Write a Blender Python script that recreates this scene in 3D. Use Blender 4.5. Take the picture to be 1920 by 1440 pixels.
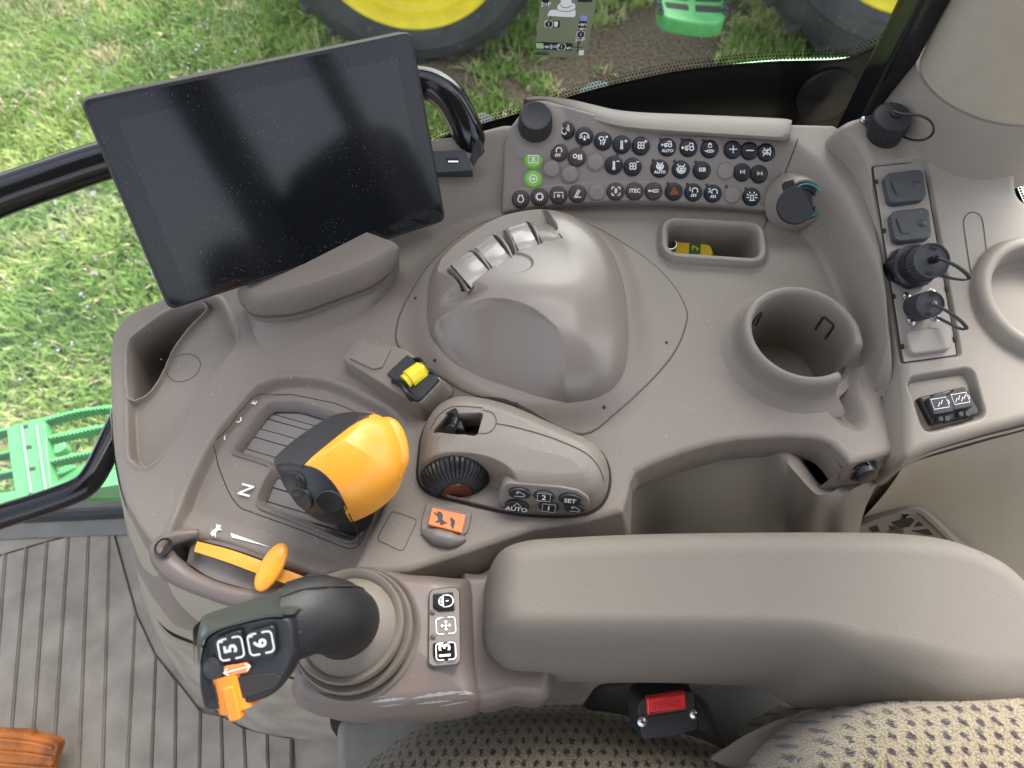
import bpy, math, random
import numpy as np
from mathutils import Vector, Matrix
random.seed(7); rng = np.random.default_rng(7)
for o in list(bpy.data.objects): bpy.data.objects.remove(o)
sc = bpy.context.scene; COL = sc.collection
rad = math.radians
# ---------------------------------------------------------------- camera
CAMH, F, TILT = 0.62, 1370.0, rad(30)
cd = bpy.data.cameras.new('camera'); cam = bpy.data.objects.new('camera', cd); COL.objects.link(cam)
cam.location = (0, 0, CAMH); cam.rotation_euler = (TILT, 0, 0)
cd.sensor_width = 36; cd.lens = 36*F/1920; cd.clip_start = 0.02; cd.clip_end = 500
cd.dof.use_dof = True; cd.dof.focus_distance = 0.72; cd.dof.aperture_fstop = 8
sc.camera = cam
sc.render.resolution_x, sc.render.resolution_y = 1024, 768
# ---------------------------------------------------------------- light
SUN_EL, SUN_AZ = rad(48), rad(26)
w = bpy.data.worlds.new('World'); sc.world = w; w.use_nodes = True
nt = w.node_tree; bg = nt.nodes['Background']
sky = nt.nodes.new('ShaderNodeTexSky'); sky.sky_type = 'NISHITA'; sky.sun_disc = False
sky.sun_elevation = SUN_EL; sky.sun_rotation = SUN_AZ; sky.air_density = 1.0; sky.dust_density = 4.0; sky.ozone_density = 1.0
hs = nt.nodes.new('ShaderNodeHueSaturation'); hs.inputs['Saturation'].default_value = 0.45
nt.links.new(sky.outputs[0], hs.inputs['Color']); nt.links.new(hs.outputs[0], bg.inputs[0]); bg.inputs[1].default_value = 0.15
sd_ = bpy.data.lights.new('sun', 'SUN'); sun = bpy.data.objects.new('sun', sd_); COL.objects.link(sun)
sd_.energy = 1.2; sd_.angle = rad(16); sd_.color = (1, .97, .92)
sun.rotation_euler = (rad(90)-SUN_EL, 0, -SUN_AZ+math.pi)   # from the window side (+y)
sun.location = (0.5, 1, 3)
sc.view_settings.view_transform = 'Standard'; sc.view_settings.look = 'None'
sc.view_settings.exposure = 2.1; sc.view_settings.gamma = 1
# ---------------------------------------------------------------- geometry helpers
fw = np.array([0, math.sin(TILT), -math.cos(TILT)]); upv = np.array([0, math.cos(TILT), math.sin(TILT)]); rt = np.array([1., 0, 0])
C0 = np.array([0, 0, CAMH])
def ray(u, v): return fw + rt*(u-960)/F + upv*(720-v)/F
def P(u, v, z=0.0):
    d = ray(u, v); return C0 + d*((z-CAMH)/d[2])
def P3(l): return np.array([P(*p) for p in l])
def nrm(a): a = np.asarray(a, float); return a/np.linalg.norm(a)
class Fr:
    def __init__(s, o, n=(0,0,1), x=(1,0,0)):
        s.o = np.asarray(o, float); s.n = nrm(n); x = np.asarray(x, float)
        s.x = nrm(x - s.n*(x@s.n)); s.y = np.cross(s.n, s.x)
    def px(s, u, v, h=0.0):
        d = ray(u, v); t = ((s.o + s.n*h - C0)@s.n)/(d@s.n); q = C0 + d*t - s.o
        return np.array([q@s.x, q@s.y])
    def pl(s, l, h=0.0): return np.array([s.px(u, v, h) for u, v in l])
    def w(s, a, b, h):
        a, b, h = np.broadcast_arrays(np.asarray(a, float), b, h)
        return s.o + a[..., None]*s.x + b[..., None]*s.y + h[..., None]*s.n
    def mat(s, a=0, b=0, h=0):
        M = Matrix.Identity(4); o = s.w(a, b, h)
        for i in range(3): M[i][0] = s.x[i]; M[i][1] = s.y[i]; M[i][2] = s.n[i]; M[i][3] = o[i]
        return M
    def at(s, a, b, h=0, rot=0): return Fr(s.w(a, b, h), s.n, math.cos(rot)*s.x + math.sin(rot)*s.y)
def fr3(p1, p2, p3):   # plane through three (u, v, z) points, x axis along p1 -> p2
    a, b, c = P(*p1), P(*p2), P(*p3); n = np.cross(b-a, c-a)
    if n[2] < 0: n = -n
    return Fr(a, n, b-a)
W0 = Fr((0, 0, 0))
def cr(pts, n=80, closed=True):   # Catmull-Rom, evenly resampled
    p = np.asarray(pts, float); m = len(p); out = []
    segs = m if closed else m-1
    for i in range(segs):
        if closed: a, b, c, d = p[(i-1)%m], p[i], p[(i+1)%m], p[(i+2)%m]
        else: b, c = p[i], p[i+1]; a = p[i-1] if i else 2*b-c; d = p[i+2] if i+2 < m else 2*c-b
        for t in np.linspace(0, 1, 12, endpoint=False):
            out.append(.5*((2*b)+(c-a)*t+(2*a-5*b+4*c-d)*t*t+(3*b-a-3*c+d)*t**3))
    out.append(p[0] if closed else p[-1]); q = np.array(out)
    s = np.r_[0, np.cumsum(np.linalg.norm(np.diff(q, axis=0), axis=1))]
    k = np.linspace(0, s[-1], n+1 if closed else n)
    r = np.stack([np.interp(k, s, q[:, j]) for j in range(q.shape[1])], 1)
    return r[:-1] if closed else r
def rpoly(pts, r, n=5):            # polygon with rounded corners
    p = np.asarray(pts, float); m = len(p); out = []
    for i in range(m):
        a, b, c = p[i-1], p[i], p[(i+1)%m]
        la, lc = np.linalg.norm(a-b), np.linalg.norm(c-b); k = min(r, la*.45, lc*.45)
        s, e = b+(a-b)/la*k, b+(c-b)/lc*k
        for t in np.linspace(0, 1, n): out.append((1-t)**2*s + 2*t*(1-t)*b + t*t*e)
    return np.array(out)
def off2(poly, d):                 # outward offset of a closed 2-D polygon
    p = np.asarray(poly); A = .5*np.sum(p[:, 0]*np.roll(p[:, 1], -1)-np.roll(p[:, 0], -1)*p[:, 1])
    e = np.roll(p, -1, 0)-p; e /= np.linalg.norm(e, axis=1)[:, None]+1e-12
    nn = np.stack([e[:, 1], -e[:, 0]], 1)*(1 if A > 0 else -1)
    m = nn+np.roll(nn, 1, 0); m /= np.linalg.norm(m, axis=1)[:, None]+1e-9
    return p+m*d
def sdp(A, B, poly, cut=.06):      # signed distance (+ inside)
    res = np.full(A.shape, -cut); mn = poly.min(0)-cut; mx = poly.max(0)+cut
    m = (A > mn[0])&(A < mx[0])&(B > mn[1])&(B < mx[1]); a = A[m]; b = B[m]
    d2 = np.full(a.shape, 1e9); ins = np.zeros(a.shape, bool); n = len(poly)
    for i in range(n):
        x0, y0 = poly[i]; x1, y1 = poly[(i+1)%n]; dx, dy = x1-x0, y1-y0; L = dx*dx+dy*dy
        if L < 1e-14: continue
        t = np.clip(((a-x0)*dx+(b-y0)*dy)/L, 0, 1)
        d2 = np.minimum(d2, (a-x0-t*dx)**2+(b-y0-t*dy)**2)
        if dy: ins ^= ((y0 > b) != (y1 > b)) & (a < (b-y0)*dx/dy+x0)
    d = np.sqrt(d2); res[m] = np.where(ins, d, -d); return res
def ss(x, a=0., b=1.): t = np.clip((x-a)/(b-a), 0, 1); return t*t*(3-2*t)
def rnd(sd, w):                    # quarter-round profile 0..1
    t = np.clip(sd/w, 0, 1); return np.sqrt(np.clip(1-(1-t)**2, 0, 1))
def smin(a, b, k): h = np.clip(.5+.5*(b-a)/k, 0, 1); return b*(1-h)+a*h-k*h*(1-h)
# ---------------------------------------------------------------- object helpers
def mesh_from(V, Fc, name):
    me = bpy.data.meshes.new(name)
    if isinstance(Fc, np.ndarray):
        k = Fc.shape[1]; me.vertices.add(len(V)); me.vertices.foreach_set('co', np.ascontiguousarray(V, dtype=np.float32).ravel())
        me.loops.add(Fc.size); me.loops.foreach_set('vertex_index', Fc.astype(np.int32).ravel())
        me.polygons.add(len(Fc)); me.polygons.foreach_set('loop_start', np.arange(0, Fc.size, k, dtype=np.int32))
        me.update(calc_edges=True)
    else:
        me.from_pydata([tuple(v) for v in V], [], Fc); me.update()
    return me
def finish(me, mat, sharp=38, smooth=True):
    me.polygons.foreach_set('use_smooth', [smooth]*len(me.polygons))
    if sharp and smooth: me.set_sharp_from_angle(angle=rad(sharp))
    if mat: me.materials.append(mat)
def obj(name, geo, mat, parent=None, sharp=38, flat=False, M=None, **kw):
    V, Fc = geo; V = np.asarray(V, float)
    if M is None:
        wl = wloc(parent) if parent else np.zeros(3)
        if parent is None: wl = np.array([V[:, 0].mean(), V[:, 1].mean(), V[:, 2].min()])
        V = V-wl
    me = mesh_from(V, Fc, name); finish(me, mat, sharp, not flat)
    o = bpy.data.objects.new(name, me); COL.objects.link(o)
    if M is not None: o.matrix_world = M
    elif parent is None: o.location = wl
    if parent:
        o.parent = parent
        if M is not None:
            o.matrix_parent_inverse = Matrix.Identity(4)
            o.matrix_basis = wmat(parent).inverted() @ M
    for k, v in kw.items(): o[k] = v
    return o
def wmat(o):
    m = o.matrix_basis.copy(); p = o.parent
    while p: m = p.matrix_basis @ m; p = p.parent
    return m
def wloc(o): return np.array(wmat(o).translation)
def thing(name, label, cat, loc, group=None):
    o = bpy.data.objects.new(name, None); o.empty_display_size = .02; COL.objects.link(o); o.location = tuple(loc)
    o['label'] = label; o['category'] = cat
    if group: o['group'] = group
    return o
def tag(o, label, cat, group=None):
    o['label'] = label; o['category'] = cat
    if group: o['group'] = group
    return o
def rings(R, closed=True, cap0=False, cap1=False):
    R = [np.asarray(r, float) for r in R]; n = len(R[0]); V = np.concatenate(R); Fc = []
    for i in range(len(R)-1):
        for j in range(n if closed else n-1):
            k = (j+1)%n; Fc.append((i*n+j, i*n+k, (i+1)*n+k, (i+1)*n+j))
    if cap0: Fc.append(tuple(range(n))[::-1])
    if cap1: Fc.append(tuple((len(R)-1)*n+j for j in range(n)))
    return V, Fc
def join(*gs):
    V = []; Fc = []; k = 0
    for v, f in gs:
        V.append(np.asarray(v, float)); Fc += [tuple(int(i)+k for i in q) for q in f]; k += len(v)
    return np.concatenate(V), Fc
def prism(fr, poly, h0, h1, bev=0.0, nb=3, cap0=False):
    R = [fr.w(poly[:, 0], poly[:, 1], h0)]
    if bev > 0:
        for t in np.linspace(0, 1, nb+1):
            q = off2(poly, -bev*(1-math.cos(t*math.pi/2))); R.append(fr.w(q[:, 0], q[:, 1], h1-bev+bev*math.sin(t*math.pi/2)))
        q = off2(poly, -bev*1.12); R.append(fr.w(q[:, 0], q[:, 1], h1))
    else: R.append(fr.w(poly[:, 0], poly[:, 1], h1))
    A = .5*np.sum(poly[:, 0]*np.roll(poly[:, 1], -1)-np.roll(poly[:, 0], -1)*poly[:, 1])
    if A < 0: R = [r[::-1] for r in R]
    return rings(R, cap0=cap0, cap1=True)
def rrect(cx, cy, wd, hg, r, rot=0, n=6):
    p = rpoly(np.array([(-wd/2, -hg/2), (wd/2, -hg/2), (wd/2, hg/2), (-wd/2, hg/2)]), r, n)
    c, s = math.cos(rot), math.sin(rot); return np.stack([cx+p[:, 0]*c-p[:, 1]*s, cy+p[:, 0]*s+p[:, 1]*c], 1)
def circ(cx, cy, r, n=32, ry=None):
    t = np.linspace(0, 2*math.pi, n, endpoint=False); return np.stack([cx+r*np.cos(t), cy+(ry or r)*np.sin(t)], 1)
def lathe(fr, prof, n=40, rib=None, cx=0, cy=0, cap=True):
    t = np.linspace(0, 2*math.pi, n, endpoint=False); R = []
    for i, (r, h) in enumerate(prof):
        rr = r*np.ones(n) if rib is None or not rib(i) else r*(1-rib(i)*(np.arange(n)%4 < 2))
        R.append(fr.w(cx+rr*np.cos(t), cy+rr*np.sin(t), h))
    return rings(R, cap1=cap)
def tube(pts, r, n=14, npt=40, smooth=True, flat=1.0, cap=True):
    p = cr(pts, npt, False) if smooth else np.asarray(pts, float); m = len(p)
    rr = np.interp(np.linspace(0, 1, m), np.linspace(0, 1, len(np.atleast_1d(r))), np.atleast_1d(r)) if np.ndim(r) else np.full(m, r)
    T = np.gradient(p, axis=0); T /= np.linalg.norm(T, axis=1)[:, None]; u = nrm(np.cross(T[0], (0.13, 0.2, 1))); R = []
    for i in range(m):
        u = nrm(u-T[i]*(u@T[i])); v = np.cross(T[i], u); a = np.linspace(0, 2*math.pi, n, endpoint=False)
        R.append(p[i]+rr[i]*(np.cos(a)[:, None]*u+flat*np.sin(a)[:, None]*v))
    return rings(R, cap0=cap, cap1=cap)
def ribbon(pts, width, up=(0, 0, 1), closed=False):
    p = np.asarray(pts, float); m = len(p)
    T = (np.roll(p, -1, 0)-np.roll(p, 1, 0)) if closed else np.gradient(p, axis=0)
    S = np.cross(T, up); S /= np.linalg.norm(S, axis=1)[:, None]+1e-12
    L, Rr = p+S*width/2, p-S*width/2
    Fc = [(j, (j+1)%m, m+(j+1)%m, m+j) for j in range(m if closed else m-1)]
    return np.concatenate([L, Rr]), Fc
def patch(fr, poly, hf, res=.0012, margin=.004, mask=None, label=None):
    mn = poly.min(0)-margin-res; mx = poly.max(0)+margin+res
    a = np.arange(mn[0], mx[0], res); b = np.arange(mn[1], mx[1], res); A, B = np.meshgrid(a, b)
    S = sdp(A, B, poly); H = hf(A, B, S); keep = S > -margin
    if mask is not None: keep &= mask(A, B, S)
    V = fr.w(A, B, H); return grid_faces(V, keep, label(A, B, S) if label else None)
def grid_faces(V, keep, lab=None):
    ny, nx = keep.shape; idx = np.arange(ny*nx).reshape(ny, nx)
    fk = keep[:-1, :-1]&keep[1:, :-1]&keep[:-1, 1:]&keep[1:, 1:]
    q = np.stack([idx[:-1, :-1], idx[:-1, 1:], idx[1:, 1:], idx[1:, :-1]], -1)
    def sub(m):
        f = q[m]; us, inv = np.unique(f, return_inverse=True); return V.reshape(-1, 3)[us], inv.reshape(-1, 4)
    if lab is None: return sub(fk)
    l = lab[:-1, :-1]; return {int(k): sub(fk & (l == k)) for k in np.unique(l)}
def rpatch(fr, poly, hf, ctr=None, ns=70, nt=220, skirt=.02, pw=1.6, label=None):   # star-shaped dome: rings scaled about a centre
    p = cr(poly, nt); A_ = .5*np.sum(p[:, 0]*np.roll(p[:, 1], -1)-np.roll(p[:, 0], -1)*p[:, 1]); p = p if A_ > 0 else p[::-1]
    c = p.mean(0) if ctr is None else np.asarray(ctr)
    s = 1-np.linspace(0, 1, ns)**pw*.995; A = c[0]+s[:, None]*(p[:, 0]-c[0]); B = c[1]+s[:, None]*(p[:, 1]-c[1])
    S = sdp(A, B, p); S[0] = 0; H = hf(A, B, np.maximum(S, 0)); V = fr.w(A, B, H)
    lo_ = [fr.w(c[0]+k*(p[:, 0]-c[0]), c[1]+k*(p[:, 1]-c[1]), H[0]-d) for k, d in ((.965, skirt), (.995, skirt*.3))]
    V = np.concatenate([np.array(lo_), V]); m = len(V); idx = np.arange(m*nt).reshape(m, nt); nx_ = np.roll(idx, -1, 1)
    q = np.stack([idx[:-1], nx_[:-1], nx_[1:], idx[1:]], -1).reshape(-1, 4); Vf = V.reshape(-1, 3)
    Fc = [tuple(x) for x in q]+[tuple(idx[-1])]
    if label is None: return Vf, Fc
    AA = np.concatenate([A[:1], A[:1], A]); BB = np.concatenate([B[:1], B[:1], B]); l = label(AA, BB)[:-1].reshape(-1); out = {}
    for k in np.unique(l):
        f = q[l == k]; us, inv = np.unique(f, return_inverse=True); out[int(k)] = (Vf[us], inv.reshape(-1, 4))
    return out
def pround(sd, w, p=2.6): t = np.clip(sd/w, 0, 1); return (1-(1-t)**p)**(1/p)
def loft(rows, n=40, m=None, closed=False):   # rows of (u, v, z) points
    rs = [cr(P3(r), n, closed) for r in rows]
    if m:
        A = np.array(rs); out = [cr(A[:, j], m, False) for j in range(A.shape[1])]; A = np.array(out).transpose(1, 0, 2); rs = list(A)
    return rings(rs, closed=closed)
def strokes(fr, ls, wd, h=0.0, s=1.0):        # flat printed lines, local units
    gs = []
    for l in ls:
        cl = len(l) > 2 and tuple(l[0]) == tuple(l[-1]); p = np.array(l[:-1] if cl else l, float)*s
        gs.append(ribbon(fr.w(p[:, 0], p[:, 1], h), wd, fr.n, cl))
    return join(*gs)
def fills(fr, ps, h=0.0, s=1.0):
    V = []; Fc = []
    for p in ps:
        p = np.array(p, float)*s; k = len(V)
        V += list(fr.w(p[:, 0], p[:, 1], h)); Fc.append(tuple(range(k, k+len(p))))
    return np.array(V), Fc
def text_geo(fr, txt, size, a=0, b=0, h=0.0, rot=0, sx=1.0, bold=.0):
    c = bpy.data.curves.new('t', 'FONT'); c.body = txt; c.size = size; c.align_x = 'CENTER'; c.align_y = 'CENTER'; c.resolution_u = 3; c.offset = bold
    o = bpy.data.objects.new('t', c); COL.objects.link(o); dg = bpy.context.evaluated_depsgraph_get(); dg.update()
    me = bpy.data.meshes.new_from_object(o.evaluated_get(dg)); V = np.array([v.co[:] for v in me.vertices]).reshape(-1, 3); Fc = [tuple(p.vertices) for p in me.polygons]
    bpy.data.objects.remove(o); bpy.data.curves.remove(c); bpy.data.meshes.remove(me)
    x, y = V[:, 0]*sx, V[:, 1]; cs, sn = math.cos(rot), math.sin(rot)
    return fr.w(a+x*cs-y*sn, b+x*sn+y*cs, h), Fc
# ---------------------------------------------------------------- materials
def mat(name, col, rough=.5, bump=0, bscale=1500, btype='noise', var=.0, vscale=8, spec=.5, metal=0, dust=0, coat=0, bdist=.0004, wave=None, streak=0):
    m = bpy.data.materials.new(name); m.use_nodes = True; N = m.node_tree.nodes; L = m.node_tree.links; b = N['Principled BSDF']
    b.inputs['Base Color'].default_value = (*col, 1); b.inputs['Roughness'].default_value = rough
    b.inputs['Specular IOR Level'].default_value = spec; b.inputs['Metallic'].default_value = metal
    if coat: b.inputs['Coat Weight'].default_value = coat; b.inputs['Coat Roughness'].default_value = .06
    tc = N.new('ShaderNodeTexCoord'); out = None
    def mixc(fac, c2, src):
        x = N.new('ShaderNodeMix'); x.data_type = 'RGBA'; L.new(fac, x.inputs['Factor'])
        if src is None: x.inputs['A'].default_value = (*col, 1)
        else: L.new(src, x.inputs['A'])
        x.inputs['B'].default_value = (*c2, 1); return x.outputs['Result']
    def ramp(src, a, bb):
        r = N.new('ShaderNodeMapRange'); L.new(src, r.inputs[0]); r.inputs[1].default_value = a; r.inputs[2].default_value = bb; return r.outputs[0]
    if var:
        n = N.new('ShaderNodeTexNoise'); n.inputs['Scale'].default_value = vscale; n.inputs['Detail'].default_value = 6; L.new(tc.outputs['Object'], n.inputs['Vector'])
        out = mixc(ramp(n.outputs[0], .35, .7), tuple(c*(1-var) for c in col), out)
    if streak:
        n = N.new('ShaderNodeTexNoise'); n.inputs['Scale'].default_value = 30; n.inputs['Detail'].default_value = 8; L.new(tc.outputs['Object'], n.inputs['Vector'])
        out = mixc(ramp(n.outputs[0], .6, .75), (min(1, col[0]*2.2),)*3, out)
        r2 = ramp(n.outputs[0], .3, .7); mr = N.new('ShaderNodeMath'); mr.operation = 'MULTIPLY_ADD'; L.new(r2, mr.inputs[0]); mr.inputs[1].default_value = .25; mr.inputs[2].default_value = rough; L.new(mr.outputs[0], b.inputs['Roughness'])
    if dust:
        v = N.new('ShaderNodeTexVoronoi'); v.inputs['Scale'].default_value = 160; v.inputs['Randomness'].default_value = 1; L.new(tc.outputs['Object'], v.inputs['Vector'])
        v2 = N.new('ShaderNodeTexNoise'); v2.inputs['Scale'].default_value = 25; L.new(tc.outputs['Object'], v2.inputs['Vector'])
        s1 = ramp(v.outputs['Distance'], .075, .04); s2 = ramp(v2.outputs[0], .55-.15*dust, .6)
        wn = N.new('ShaderNodeMath'); wn.operation = 'MULTIPLY'; L.new(s1, wn.inputs[0]); L.new(s2, wn.inputs[1])
        cl = N.new('ShaderNodeMath'); cl.operation = 'MULTIPLY'; L.new(wn.outputs[0], cl.inputs[0]); cl.inputs[1].default_value = min(.75, dust*.6); 
        out = mixc(cl.outputs[0], (.75, .72, .66), out)
    if out is not None: L.new(out, b.inputs['Base Color'])
    if bump:
        if btype == 'noise': t = N.new('ShaderNodeTexNoise'); t.inputs['Detail'].default_value = 2
        else: t = N.new('ShaderNodeTexVoronoi'); t.feature = 'SMOOTH_F1'
        t.inputs['Scale'].default_value = bscale; L.new(tc.outputs['Object'], t.inputs['Vector'])
        bp = N.new('ShaderNodeBump'); bp.inputs['Strength'].default_value = bump; bp.inputs['Distance'].default_value = bdist
        L.new(t.outputs[0], bp.inputs['Height']); L.new(bp.outputs[0], b.inputs['Normal'])
    return m
DK = (.205, .174, .147)
M = dict(
 deck=mat('taupe_plastic', DK, .47, .35, 1100, spec=.42, var=.10, vscale=5, dust=1.1),
 deck2=mat('dark_taupe_plastic', (.17, .145, .13), .45, .35, 1100, var=.08, dust=1.1),
 dome=mat('smooth_taupe', (.195, .164, .140), .34, .06, 1200, dust=.5, coat=.08),
 pad=mat('key_panel_taupe', (.20, .17, .15), .42, .15, 1400, dust=.2),
 ledge=mat('pale_trim', (.235, .205, .175), .55, .2, 1400, var=.04, dust=.1),
 side=mat('side_trim', (.22, .190, .157), .55, .3, 1200, var=.04, dust=.3),
 cream=mat('cream_trim', (.31, .28, .22), .5, .3, 1200, var=.05),
 cloth=mat('pillar_cloth', (.37, .325, .255), .75, .7, 900, 'v', var=.06, vscale=60),
 mauve=mat('mauve_plastic', (.15, .118, .105), .4, .25, 1200, var=.08, dust=.5, streak=0),
 rubberboot=mat('boot_rubber', (.17, .145, .12), .5, .3, 900, var=.25, vscale=30, dust=.4),
 arm=mat('armrest_vinyl', (.152, .132, .110), .62, .45, 950, 'v', var=.06, bdist=.0004, spec=.35),
 black=mat('black_plastic', (.012, .012, .014), .38, .25, 1300, dust=.25),
 blackm=mat('matt_black', (.018, .018, .02), .6, .3, 1300, dust=.5),
 blackg=mat('gloss_black', (.008, .008, .009), .15),
 leather=mat('grained_black', (.03, .03, .034), .42, .9, 520, 'v', bdist=.0008),
 knob=mat('knob_black', (.02, .021, .024), .45, .2, 1200),
 grey=mat('grey_rubber', (.048, .050, .053), .6, .3, 1500, var=.1, dust=.9),
 orange=mat('orange_plastic', (.86, .36, .035), .33, .12, 900, var=.12, vscale=25, dust=.5),
 orange2=mat('deep_orange', (.80, .24, .02), .4, .15, 900, var=.15, vscale=60, dust=.4),
 orange3=mat('rocker_orange', (.80, .22, .06), .4, .1, 900),
 pedal=mat('pedal_orange', (.55, .16, .02), .6, .6, 200, var=.6, vscale=35, dust=1.2),
 yellow=mat('yellow_plastic', (.85, .70, .03), .35, .1, 900),
 fobyellow=mat('fob_yellow', (.75, .52, .02), .4),
 red=mat('red_plastic', (.70, .02, .02), .25, .05, 900, coat=.4),
 white=mat('white_print', (.8, .8, .8), .5),
 hazard=mat('hazard_print', (.60, .12, .04), .5),
 gap=mat('seam_shadow_gap', (.02, .018, .016), .8),
 brownkey=mat('brown_key', (.045, .033, .026), .4),
 green=mat('green_key', (.20, .46, .07), .4),
 chrome=mat('bright_metal', (.6, .6, .6), .25, metal=1),
 silver=mat('paddle_silver', (.33, .30, .275), .22, coat=.3),
 teal=mat('teal_ring', (.05, .25, .26), .3),
 mat_=mat('floor_mat', (.35, .305, .245), .62, .5, 300, var=.35, vscale=22, dust=.6),
 matb=mat('floor_mat_base', (.25, .225, .19), .7, .4, 300, var=.3, vscale=20),
 dark=mat('dark_void', (.02, .019, .018), .7),
 stepgreen=mat('green_paint', (.08, .36, .11), .45, .1, 300, var=.25, vscale=18, coat=.1, dust=.6),
 wheelyellow=mat('wheel_yellow', (.80, .62, .03), .45, var=.2, vscale=9, dust=.3),
 tyre=mat('tyre_rubber', (.05, .052, .055), .7, .5, 60, var=.5, vscale=6, streak=1),
 frit=mat('frit_black', (.006, .006, .007), .25),
 decal=mat('decal_olive', (.20, .22, .13), .5),
 paleb=mat('decal_blue', (.25, .32, .62), .5), paleg=mat('decal_green', (.38, .62, .32), .5),
 grey2=mat('shutter_grey', (.155, .14, .125), .3, .05, 900, dust=.3),
 pale=mat('pale_glare', (.42, .50, .46), .5),  # overexposed brightness outside, put into the base colour
)
def glass(name, tint=(1, 1, 1), refl=.06):
    m = bpy.data.materials.new(name); m.use_nodes = True; N = m.node_tree.nodes; L = m.node_tree.links; N.remove(N['Principled BSDF'])
    o = N['Material Output']; t = N.new('ShaderNodeBsdfTransparent'); t.inputs[0].default_value = (*tint, 1)
    g = N.new('ShaderNodeBsdfGlossy'); g.inputs['Roughness'].default_value = .02; g.inputs[0].default_value = (1, 1, 1, 1)
    f = N.new('ShaderNodeFresnel'); f.inputs[0].default_value = 1.35; x = N.new('ShaderNodeMixShader')
    L.new(f.outputs[0], x.inputs[0]); L.new(t.outputs[0], x.inputs[1]); L.new(g.outputs[0], x.inputs[2]); L.new(x.outputs[0], o.inputs[0]); return m
M['glass'] = glass('window_glass', (.94, .98, .95))
def screen_mat():
    m = mat('screen_glass', (.006, .007, .009), .07); N = m.node_tree.nodes; L = m.node_tree.links; b = N['Principled BSDF']
    b.inputs['Specular IOR Level'].default_value = .36
    tc = N.new('ShaderNodeTexCoord'); mp = N.new('ShaderNodeMapping'); L.new(tc.outputs['Object'], mp.inputs[0]); mp.inputs['Scale'].default_value = (1, .45, 1); mp.inputs['Rotation'].default_value = (0, 0, .5)
    v = N.new('ShaderNodeTexVoronoi'); v.inputs['Scale'].default_value = 300; L.new(mp.outputs[0], v.inputs['Vector'])
    n = N.new('ShaderNodeTexNoise'); n.inputs['Scale'].default_value = 14; n.inputs['Detail'].default_value = 3; L.new(tc.outputs['Object'], n.inputs['Vector'])
    r1 = N.new('ShaderNodeMapRange'); L.new(v.outputs['Distance'], r1.inputs[0]); r1.inputs[1].default_value = .14; r1.inputs[2].default_value = .07
    r2 = N.new('ShaderNodeMapRange'); L.new(n.outputs[0], r2.inputs[0]); r2.inputs[1].default_value = .38; r2.inputs[2].default_value = .55
    mu = N.new('ShaderNodeMath'); mu.operation = 'MULTIPLY'; L.new(r1.outputs[0], mu.inputs[0]); L.new(r2.outputs[0], mu.inputs[1])
    x = N.new('ShaderNodeMix'); x.data_type = 'RGBA'; L.new(mu.outputs[0], x.inputs['Factor']); x.inputs['A'].default_value = (.006, .007, .009, 1); x.inputs['B'].default_value = (.13, .13, .13, 1)
    L.new(x.outputs['Result'], b.inputs['Base Color'])
    r3 = N.new('ShaderNodeMapRange'); L.new(n.outputs[0], r3.inputs[0]); r3.inputs[3].default_value = .05; r3.inputs[4].default_value = .12; L.new(r3.outputs[0], b.inputs['Roughness'])
    return m
M['screen'] = screen_mat()
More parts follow.
